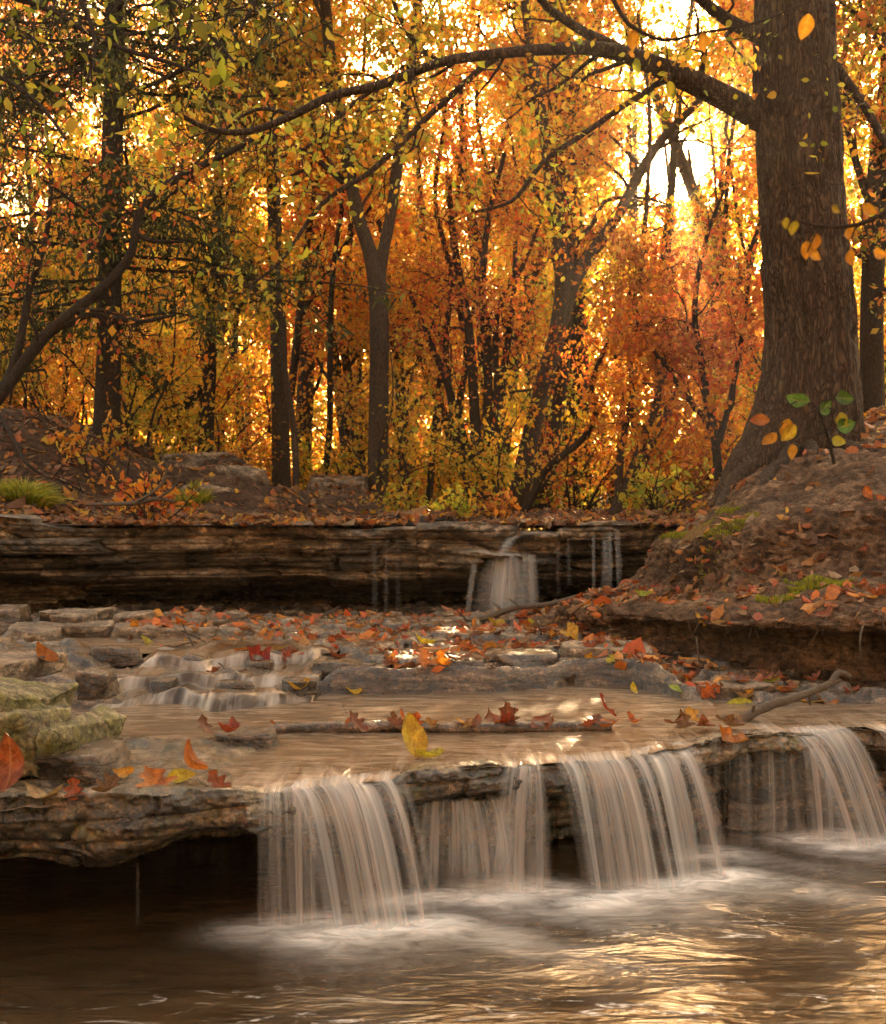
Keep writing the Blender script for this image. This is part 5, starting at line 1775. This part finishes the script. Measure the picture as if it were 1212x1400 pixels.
# drifts too many to count
def litter(name, label, n, sampler, size, pal, extra=None, share=0):
    g = np.random.default_rng(n)
    pts, nrm = [], []
    for x, y in sampler(g, n):
        if abs(x + 1.75) < .55 and abs(y - 8.8) < .9 and g.random() < .8:
            continue
        p, nr = drop(x, y, 6)
        if p is None or nr[2] < .35 or p[2] < .285:
            continue
        pts.append(p)
        nrm.append(nr)
    pts, nrm = np.array(pts), np.array(nrm)
    m = len(pts)
    a = g.normal(size=(m, 3))
    nn = nrm + g.normal(size=(m, 3)) * .42
    nn /= np.linalg.norm(nn, axis=1)[:, None]
    a -= (a * nn).sum(1)[:, None] * nn
    a /= np.linalg.norm(a, axis=1)[:, None]
    b = np.cross(nn, a)
    L = (size * np.exp(g.normal(0, .3, m)))[:, None]
    W = L * g.uniform(.4, .75, (m, 1))
    cu = L * g.uniform(-.05, .3, (m, 1))
    q = pts + nn * .006
    v = np.stack([q - .5 * L * a + cu * nn, q - .2 * L * a + .40 * W * b, q + .15 * L * a + .45 * W * b + .4 * cu * nn, q + .5 * L * a + cu * .7 * nn, q + .15 * L * a - .45 * W * b + .4 * cu * nn, q - .2 * L * a - .40 * W * b], 1).reshape(-1, 3)
    i = np.arange(m)[:, None] * 6
    Fc = np.concatenate([i + np.array([0, 5, 4, 3]), i + np.array([0, 3, 2, 1])])
    col = pick_colors(g, pal, m, extra, share)
    o = obj(name, make_mesh(name, v, Fc, colors=np.repeat(col, 6, 0)), M['litter'])
    tag(o, label, 'leaves', kind='stuff')


def s_floor(g, n):
    for _ in range(n):
        y = 6.5 + 9 * g.random() ** 1.6
        yield g.uniform(-.42, .42) * y, y


def s_bank(g, n):
    for _ in range(n):
        y = g.uniform(4.3, 7.2)
        x = g.uniform(.3, .44 * y + .2)
        if fbm(v3(x * 2.5, y * 2.5, 0)[None], 2, 207)[0] > g.uniform(-.5, .75):
            yield x, y


def s_shelf(g, n):
    for _ in range(n):
        y = g.uniform(3.6, 6.2)
        x = g.uniform(-1.2, 1.2) if y > 4.2 else g.uniform(-.3, 1.7)
        if fbm(v3(x * 3, y * 3, 0)[None], 2, 209)[0] > g.uniform(-.5, .6):
            yield x, y


litter('leaf_litter', 'carpet of dry brown and russet leaves on the woodland floor above the back ledge', 21000, s_floor, .055, 'litter', 'orange', .12)
litter('leaf_litter', 'dry leaf scraps thinly covering the earth bank around the oak', 2300, s_bank, .05, 'litter', 'orange', .08)
litter('leaf_litter', 'wet red and orange leaf scraps between the stones of the shelf', 3000, s_shelf, .045, 'litter', 'red', .4)

# ------------------------------------------------------------------ sticks, roots, twigs
def stick(name, label, cat, pts, rad, mat_, group=None, sides=9, step=.02, branches=(), knots=0.0):
    b = Bag()
    p, r = resample(pts, rad, step)
    V, Fc, _ = tube(p, r, sides)
    if knots:
        V = V + knots * fbm(V * 60, 3, 5)[:, None] * np.random.default_rng(3).normal(size=3)
    b.add(V, Fc)
    base = np.array(pts[0], float)
    o = empty(name, base) if branches else None
    if o is None:
        me = b.mesh(name)
        c = np.empty(len(me.vertices) * 3, np.float32)
        me.vertices.foreach_get('co', c)
        me.vertices.foreach_set('co', (c.reshape(-1, 3) - base.astype(np.float32)).ravel())
        me.update()
        o = obj(name, me, M[mat_], loc=base)
    else:
        def put(bag, nm):
            me = bag.mesh(nm)
            c = np.empty(len(me.vertices) * 3, np.float32)
            me.vertices.foreach_get('co', c)
            me.vertices.foreach_set('co', (c.reshape(-1, 3) - base.astype(np.float32)).ravel())
            me.update()
            obj(nm, me, M[mat_], o)
        put(b, 'stem')
        for q, rr in branches:
            bb = Bag()
            bb.stick(q, rr, 6, step)
            put(bb, 'branch')
    return tag(o, label, cat, group)


a, b_ = P(1006, 990, 3.22), P(1148, 930, 3.40)
stick('driftwood_stick', 'bent grey driftwood stick leaning up from the pool edge above the steep fall', 'stick',
      [a + (-.03, -.02, -.03), a, a * .72 + b_ * .28 + (0, 0, .012), a * .4 + b_ * .6 + (0, 0, .002), b_], [.012, .013, .0125, .0105, .009], 'drift',
      branches=[([a * .85 + b_ * .15, a * .85 + b_ * .15 + (-.0, -.02, .03)], [.005, .004]), ([a * .1 + b_ * .9, b_ + (.0, .0, .022), b_ + (.03, 0, .01)], [.009, .009, .007]), ([a * .3 + b_ * .7, a * .3 + b_ * .7 + (.005, .01, -.035)], [.005, .003])], knots=.002)
stick('log', 'thin dark log lying across the pool with leaves caught along it', 'log',
      [P(372, 998, 3.08), P(450, 996, 3.09), P(540, 994, 3.10), P(620, 996, 3.09), P(720, 995, 3.1), P(835, 993, 3.12)], [.014, .019, .017, .015, .017, .012], 'wet_rock', knots=.003)
for i in range(26):
    x = 470 + 530 * gl.random()
    y = 992 + gl.normal(0, 3)
    lay_leaf(P(x, y, 3.08 + .03 * gl.normal()), (0, 0, 1), KINDS[gl.integers(0, 3)], CN[gl.choice(8, p=[.25, .28, .25, .05, .07, .1, 0, 0])], int(gl.integers(0, 3)), .06 * gl.uniform(.7, 1.2), gl.uniform(0, 6.28), 'soaked leaf caught along the thin dark log in the pool', 'leaves caught on the log', gl.normal(0, .5), gl.normal(0, .3))
c0 = P(606, 852, 5.35)
stick('dead_branch', 'long dead branch lying at the toe of the bank below the bent spout', 'branch', [c0, P(660, 846, 5.3), P(700, 832, 5.3), P(750, 826, 5.4), P(790, 815, 5.4)], [.012, .014, .013, .011, .008], 'drift', branches=[([P(640, 849, 5.3), P(628, 838, 5.25), P(622, 828, 5.2)], [.004, .003, .002]), ([P(690, 836, 5.3), P(672, 822, 5.25)], [.004, .002]), ([P(712, 830, 5.3), P(696, 818, 5.3)], [.005, .004])])
stick('dead_branch', 'forked pale dead branch lying below the dark recess of the back ledge', 'branch', [P(398, 856, 5.4), P(425, 850, 5.4), P(448, 838, 5.4), P(466, 829, 5.35)], [.006, .006, .005, .002], 'drift', branches=[([P(430, 848, 5.4), P(442, 842, 5.38), P(450, 828, 5.36)], [.004, .003, .002]), ([P(442, 841, 5.4), P(462, 836, 5.36)], [.004, .002]), ([P(402, 855, 5.4), P(390, 840, 5.36), P(384, 830, 5.34)], [.004, .003, .002])])
stick('broken_branch', 'grey broken branch lying along the top of the back ledge', 'branch', [P(120, 690, 6.55), P(180, 688, 6.5), P(215, 682, 6.5), P(240, 686, 6.5)], [.008, .013, .012, .006], 'drift', branches=[([P(185, 687, 6.5), P(205, 676, 6.45), P(222, 660, 6.45), P(228, 640, 6.45)], [.009, .008, .006, .004]), ([P(215, 682, 6.5), P(236, 668, 6.45), P(246, 655, 6.4)], [.007, .006, .003])])
stick('twig', 'bare forked twig rising from the stones above the little cascade', 'twig', [P(248, 850, 4.35), P(262, 878, 4.2), P(278, 905, 4.0), P(300, 925, 3.9), P(322, 938, 3.8)], [.0015, .003, .004, .004, .0025], 'twig', branches=[([P(262, 878, 4.2), P(240, 884, 4.2), P(228, 888, 4.2)], [.0025, .002, .001]), ([P(278, 905, 4.0), P(302, 908, 3.9), P(312, 930, 3.8)], [.0025, .002, .001]), ([P(248, 862, 4.3), P(270, 872, 4.3), P(292, 886, 4.3)], [.002, .002, .001]), ([P(325, 880, 4.4), P(338, 866, 4.4), P(345, 858, 4.4)], [.002, .0015, .001])])
stick('twig', 'small crooked twig at the end of the cascade beside the wide dark block', 'twig', [P(356, 940, 3.75), P(364, 925, 3.75), P(372, 915, 3.8), P(376, 906, 3.8)], [.002, .0018, .0014, .001], 'twig', sides=5)
stick('root', 'thin root hanging from the bank overhang at the view edge', 'root', [P(1180, 855, 3.72), P(1176, 876, 3.70), P(1178, 900, 3.72)], [.004, .003, .002], 'drift', sides=6)
stick('root', 'rootlet dangling in the shaded recess of the bank near the pale slab', 'root', [P(952, 870, 3.98), P(954, 888, 3.97), P(956, 902, 3.98)], [.003, .0024, .0015], 'drift', sides=6)
gr = np.random.default_rng(77)
for i in range(11):
    px = 930 + 275 * (i + gr.random()) / 11
    p, n = sight(px, 836 + gr.uniform(-6, 14))
    if p is None or p[1] > 5:
        continue
    L = gr.uniform(.05, .13)
    a_ = p + (0, .01, .01)
    m_ = p + (gr.normal(0, .015), -.02, -.3 * L)
    stick('root', 'hair thin root trailing over the bank lip into the shaded recess', 'root', [a_, m_, m_ + (gr.normal(0, .02), .0, -.7 * L)], [.0028, .0022, .001], 'drift', 'thin roots trailing from the bank lip', sides=5)
gt = np.random.default_rng(31)
for i in range(34):
    px, py = gt.uniform(-10, 190), gt.uniform(575, 690)
    p, n = sight(px, py)
    if p is None or p[1] > 10:
        continue
    d = np.array([gt.normal(0, .5), -.25, gt.normal(-.3, .5)])
    d /= np.linalg.norm(d)
    L = gt.uniform(.12, .42)
    e = p + d * L
    e[2] = max(e[2], ground_z(e[0], e[1]) + .01)
    stick('twig', 'dead twig or bare root on the dark earth mound under the cedar', 'twig', [p + (0, -.01, .008), (p + e) / 2 + gt.normal(0, .03, 3) + (0, -.02, .03), e + (0, 0, .01)], [.005, .004, .002], 'twig', 'twigs on the earth mound', sides=5)
stick('root', 'thick bare root slanting down the dark earth mound', 'root', [P(0, 568, 7.75), P(18, 600, 7.5), P(34, 630, 7.35), P(55, 648, 7.25)], [.012, .014, .012, .006], 'twig')


# ------------------------------------------------------------------ grass tufts and moss
def blades(name, label, cat, cx, cy, rx, ry, n, L, cols, kind=None, lean=.5, width=.004, shape=None):
    g = np.random.default_rng(int(abs(cx) * 1000) + n)
    V, Fc, C = [], [], []
    k = 0
    base = None
    for _ in range(n):
        a, rr = g.uniform(0, 6.28), math.sqrt(g.random())
        x, y = cx + math.cos(a) * rr * rx, cy + math.sin(a) * rr * ry
        if shape and fbm(v3(x * 18, y * 18, 0)[None], 2, 3)[0] < g.uniform(-.6, .3):
            continue
        p, nr = drop(x, y, 6)
        if p is None:
            continue
        if base is None:
            base = p
        d = nr * .8 + np.array([math.cos(a) * rr * lean, math.sin(a) * rr * lean, .4]) + g.normal(0, .22, 3)
        d /= np.linalg.norm(d)
        s = np.cross(d, g.normal(size=3))
        s /= np.linalg.norm(s)
        l = L * g.uniform(.5, 1.2)
        w = width * g.uniform(.7, 1.3)
        q = p - base
        m = q + d * l * .55
        e = q + d * l + np.array([math.cos(a) * .25, math.sin(a) * .25, -.3]) * l * lean
        V += [q - s * w, q + s * w, m + s * w * .7, m - s * w * .7, e]
        Fc.append((k, k + 1, k + 2, k + 3))
        Fc.append((k + 3, k + 2, k + 4, k + 4))
        c = np.array(cols[g.integers(0, len(cols))]) * g.normal(1, .15)
        C += [c * .8, c * .8, c, c, c * 1.1]
        k += 5
    Fq = np.array(Fc)
    quads = Fq[0::2]
    tris = Fq[1::2][:, :3]
    me = make_mesh(name, np.array(V), [quads, tris], colors=np.clip(np.array(C), .01, .8))
    o = obj(name, me, M['grass'], loc=base)
    return tag(o, label, cat, None, kind)


GR = [(.26, .28, .03), (.34, .32, .04), (.20, .24, .03), (.44, .36, .06)]
MS = [(.20, .22, .02), (.26, .27, .025), (.14, .17, .018), (.30, .28, .03)]
p, n = sight(34, 682)
blades('grass_tuft', 'green grass tuft on the back ledge at the foot of the dark mound', 'grass', p[0], p[1], .14, .10, 900, .14, GR, lean=.9)
p, n = sight(262, 690)
blades('grass_tuft', 'small yellow green tuft on the back ledge beside the broken branch', 'grass', p[0], p[1], .12, .08, 420, .09, GR, lean=.7)
for px, py, rx, ry, nn, lab in [(962, 722, .14, .12, 3400, 'bright moss cushion on the end of the upper bank'), (1128, 800, .10, .09, 2400, 'green moss patch on the edge of the bank overhang'), (1066, 822, .055, .05, 900, 'small moss patch on the bank face next to the larger moss patch'), (1000, 716, .09, .07, 900, 'thin moss strip trailing from the bright moss cushion')]:
    p, n = sight(px, py)
    blades('moss_patch', lab, 'moss', p[0], p[1] + .03, rx * 1.25, ry * 1.25, int(nn * 1.4), .016, MS, lean=.3, width=.0022, shape='strip' not in lab)


# ------------------------------------------------------------------ leafy shoots around the oak
def shoot(name, label, pts, leaves, mat_='twig', size=.09):
    """a thin stem with single broad leaves: leaves = (px, py, Y, size px, colour, angle)"""
    base = np.array(pts[0])
    o = empty(name, base)
    b = Bag()
    b.stick([np.array(q) - base for q in pts], np.linspace(.005, .002, len(pts)) * (1.8 if name == 'oak_seedling' else .8), 6, .02)
    P3 = np.array(pts)
    for (px, py, Y, sz, c, an) in leaves:
        e = P(px, py, Y)
        k = np.argmin(np.linalg.norm(P3 - e, axis=1))
        b.stick([P3[k] - base, (P3[k] + e) / 2 - base + (0, 0, .01), e - base], np.array([.0026, .0022, .0018]) * (1.7 if name == 'oak_seedling' else .55), 4, .02)
    obj('stem', b.mesh('stem'), M[mat_], o)
    for i, (px, py, Y, sz, c, an) in enumerate(leaves):
        e = P(px, py, Y)
        L = sz / F * Y
        me = fallen_mesh('oval', L, .5, .35, .3, np.array(LCOL[c]) if c in LCOL else np.array(c), int(px + i))
        co = np.empty(len(me.vertices) * 3, np.float32)
        me.vertices.foreach_get('co', co)
        co = co.reshape(-1, 3) + (0, .5 * L, 0)
        rot = np.array((Matrix.Rotation(an, 3, 'Y') @ Matrix.Rotation(math.radians(62), 3, 'X')))
        co = co @ rot.T + (e - base)
        me.vertices.foreach_set('co', co.astype(np.float32).ravel())
        me.update()
        obj('leaf', me, M['fallen'], o)
    tag(o, label, 'sapling')
    return o


GRN = (.10, .24, .03)
YG = (.50, .46, .05)
q, n = sight(1145, 650)
Yp = 5.3
stem = [P(1148, 668, Yp), P(1140, 630, Yp), P(1130, 590, Yp - .03), P(1118, 560, Yp - .05), P(1104, 542, Yp - .06)]
shoot('oak_seedling', 'young shoot with broad green and yellow leaves in front of the massive oak trunk', stem,
      [(1108, 552, Yp - .1, 34, GRN, -1.2), (1118, 566, Yp - .1, 30, GRN, .9), (1140, 588, Yp - .1, 36, GRN, 1.2), (1138, 545, Yp - .1, 34, GRN, 1.5), (1146, 562, Yp - .1, 30, YG, 2.6), (1090, 580, Yp - .1, 30, 'yellow', -2.4), (1078, 570, Yp - .1, 28, 'golden', -2.9), (1054, 574, Yp - .1, 28, 'orange', -1.6), (1082, 605, Yp - .1, 24, 'golden', 3.0), (1135, 598, Yp - .1, 26, YG, 1.9), (1062, 590, Yp - .1, 26, 'golden', -2.4)])
Yn = 1.5
shoot('hanging_twig', 'twig with a few large yellow leaves hanging before the oak trunk', [P(1290, 250, Yn), P(1230, 280, Yn), P(1180, 305, Yn), P(1130, 310, Yn), P(1085, 300, Yn)],
      [(1176, 280, Yn, 28, 'golden', 2.0), (1150, 322, Yn, 28, 'golden', 1.3), (1118, 318, Yn, 24, 'golden', 3.3), (1100, 328, Yn, 27, 'golden', 2.9), (1088, 300, Yn, 22, YG, 3.3), (1104, 345, Yn, 24, 'golden', 1.9), (1074, 296, Yn, 17, YG, 3.0), (1135, 282, Yn, 17, YG, 2.0), (1160, 340, Yn, 24, 'golden', 2.8), (1190, 345, Yn, 27, 'golden', 1.6)], size=.05)
shoot('hanging_twig', 'twig with single amber leaves hanging below the arching limb', [P(820, -40, 1.9), P(850, 20, 1.9), P(870, 40, 1.9), P(910, 55, 1.9), P(960, 45, 1.9), P(1030, 32, 1.9), P(1108, 2, 1.9)],
      [(866, 40, 1.9, 27, 'golden', 3.1), (958, 44, 1.9, 27, 'golden', 2.8), (905, 68, 1.9, 19, YG, 2.0), (945, 66, 1.9, 17, YG, 3.4), (1105, 18, 1.9, 35, 'golden', 3.3), (915, 110, 1.9, 22, YG, 3.0)])
# near yellow-green sprays reaching in from above at the upper left
t = Tree(321)
for rws in ([(-60, -40, 5), (60, 10, 4), (150, 60, 3.4), (230, 85, 2.8), (300, 110, 2)], [(180, -60, 5), (240, 0, 4), (290, 50, 3), (320, 85, 2)], [(-60, 90, 4), (10, 110, 3.2), (60, 150, 2.6), (90, 190, 2)], [(60, -60, 5), (110, 0, 4), (130, 60, 3), (120, 110, 2)], [(330, -60, 4), (350, -10, 3), (330, 40, 2)]):
    q, rr = px_line(4.3, rws, -.2)
    t.limb(q, rr, 6, .06)
for q, rr in list(t.limbs):
    t.fill(t.sprout(q, rr, 9, .36, .15, 1, up=-.1, sides=4), 4, .16, 0, up=-.1)
finish(t, 'overhanging_bough', 'yellow green leafy bough hanging in from above in front of the dark cedar', tuple(P(-60, -40, 4.3)), 'twig', 'olive', per=2.4, jit=.05, size=.042, extra='green', share=.3, near=True, width=.5, cat='branch', crown='foliage', wood='stem')
# ------------------------------------------------------------------ air, light, camera
def haze_box():  # scattering volume added to lift trunk shadows and spread the sun's glow
    m, nt, out = new_mat('haze')
    t = NT(nt)
    v = t.n('ShaderNodeVolumePrincipled', {'Color': (1.0, .93, .84, 1), 'Density': HAZE, 'Anisotropy': .72})
    nt.links.new(v.outputs[0], out.inputs['Volume'])
    x0, x1, y0, y1, z0, z1 = -66, 66, -20, 104, -1.6, 20
    V = [(x, y, z) for x in (x0, x1) for y in (y0, y1) for z in (z0, z1)]
    Fq = np.array([(0, 1, 3, 2), (4, 6, 7, 5), (0, 4, 5, 1), (2, 3, 7, 6), (0, 2, 6, 4), (1, 5, 7, 3)])
    o = obj('haze', make_mesh('haze', np.array(V, float), Fq, smooth=False), m)
    tag(o, 'thin golden haze added to lift shadows in the wood and glow around the sun', 'haze', kind='stuff')


HAZE = 0.0009
EXPOSURE = 3.3
SKY_TINT = (1.0, .84, .66)        # light that has come through the autumn canopy overhead
if HAZE > 0:
    haze_box()

w = bpy.data.worlds.new('World')
SC.world = w
w.use_nodes = True
nt = w.node_tree
nt.nodes.clear()
t = NT(nt)
sky = nt.nodes.new('ShaderNodeTexSky')
sky.sky_type = 'NISHITA'
sky.sun_disc = False
EL = math.asin(SUN[2])
AZ = math.atan2(SUN[0], SUN[1])
sky.sun_elevation = EL
sky.sun_rotation = AZ
sky.air_density = 1.3
sky.dust_density = 7.0
sky.ozone_density = 1.0
bg = t.n('ShaderNodeBackground', {'Color': t.mix(1.0, sky.outputs[0], SKY_TINT, 'MULTIPLY'), 'Strength': 0.10})
ow = nt.nodes.new('ShaderNodeOutputWorld')
nt.links.new(bg.outputs[0], ow.inputs['Surface'])

ld = bpy.data.lights.new('sun', 'SUN')
ld.energy = 5.0
ld.angle = math.radians(0.55)
ld.color = (1.0, .76, .48)
lo = bpy.data.objects.new('sun', ld)
COL.objects.link(lo)
lo.rotation_euler = Vector(SUN).to_track_quat('Z', 'Y').to_euler()
lo.location = (6, 30, 12)

cd = bpy.data.cameras.new('camera')
cd.sensor_fit = 'VERTICAL'
cd.sensor_height = 24.0
cd.lens = 24.0 * F / 1400.0
cd.clip_end = 600
cd.clip_start = .02
cd.dof.use_dof = True
cd.dof.focus_distance = 3.6
cd.dof.aperture_fstop = 7.0
co = bpy.data.objects.new('camera', cd)
COL.objects.link(co)
co.location = (0, 0, CAMZ)
co.rotation_euler = (math.radians(90), 0, 0)
SC.camera = co

SC.view_settings.view_transform = 'Standard'
SC.view_settings.look = 'None'
SC.view_settings.exposure = EXPOSURE
SC.view_settings.gamma = 1.0
SC.view_settings.use_white_balance = True
SC.view_settings.white_balance_temperature = 7600
SC.view_settings.white_balance_tint = 12
SC.render.engine = 'CYCLES'
c = SC.cycles
c.max_bounces = 9
c.diffuse_bounces = 5
c.glossy_bounces = 2
c.transmission_bounces = 4
c.transparent_max_bounces = 14
c.volume_bounces = 0
c.caustics_reflective = False
c.caustics_refractive = False
c.sample_clamp_indirect = 4.0
c.use_denoising = True
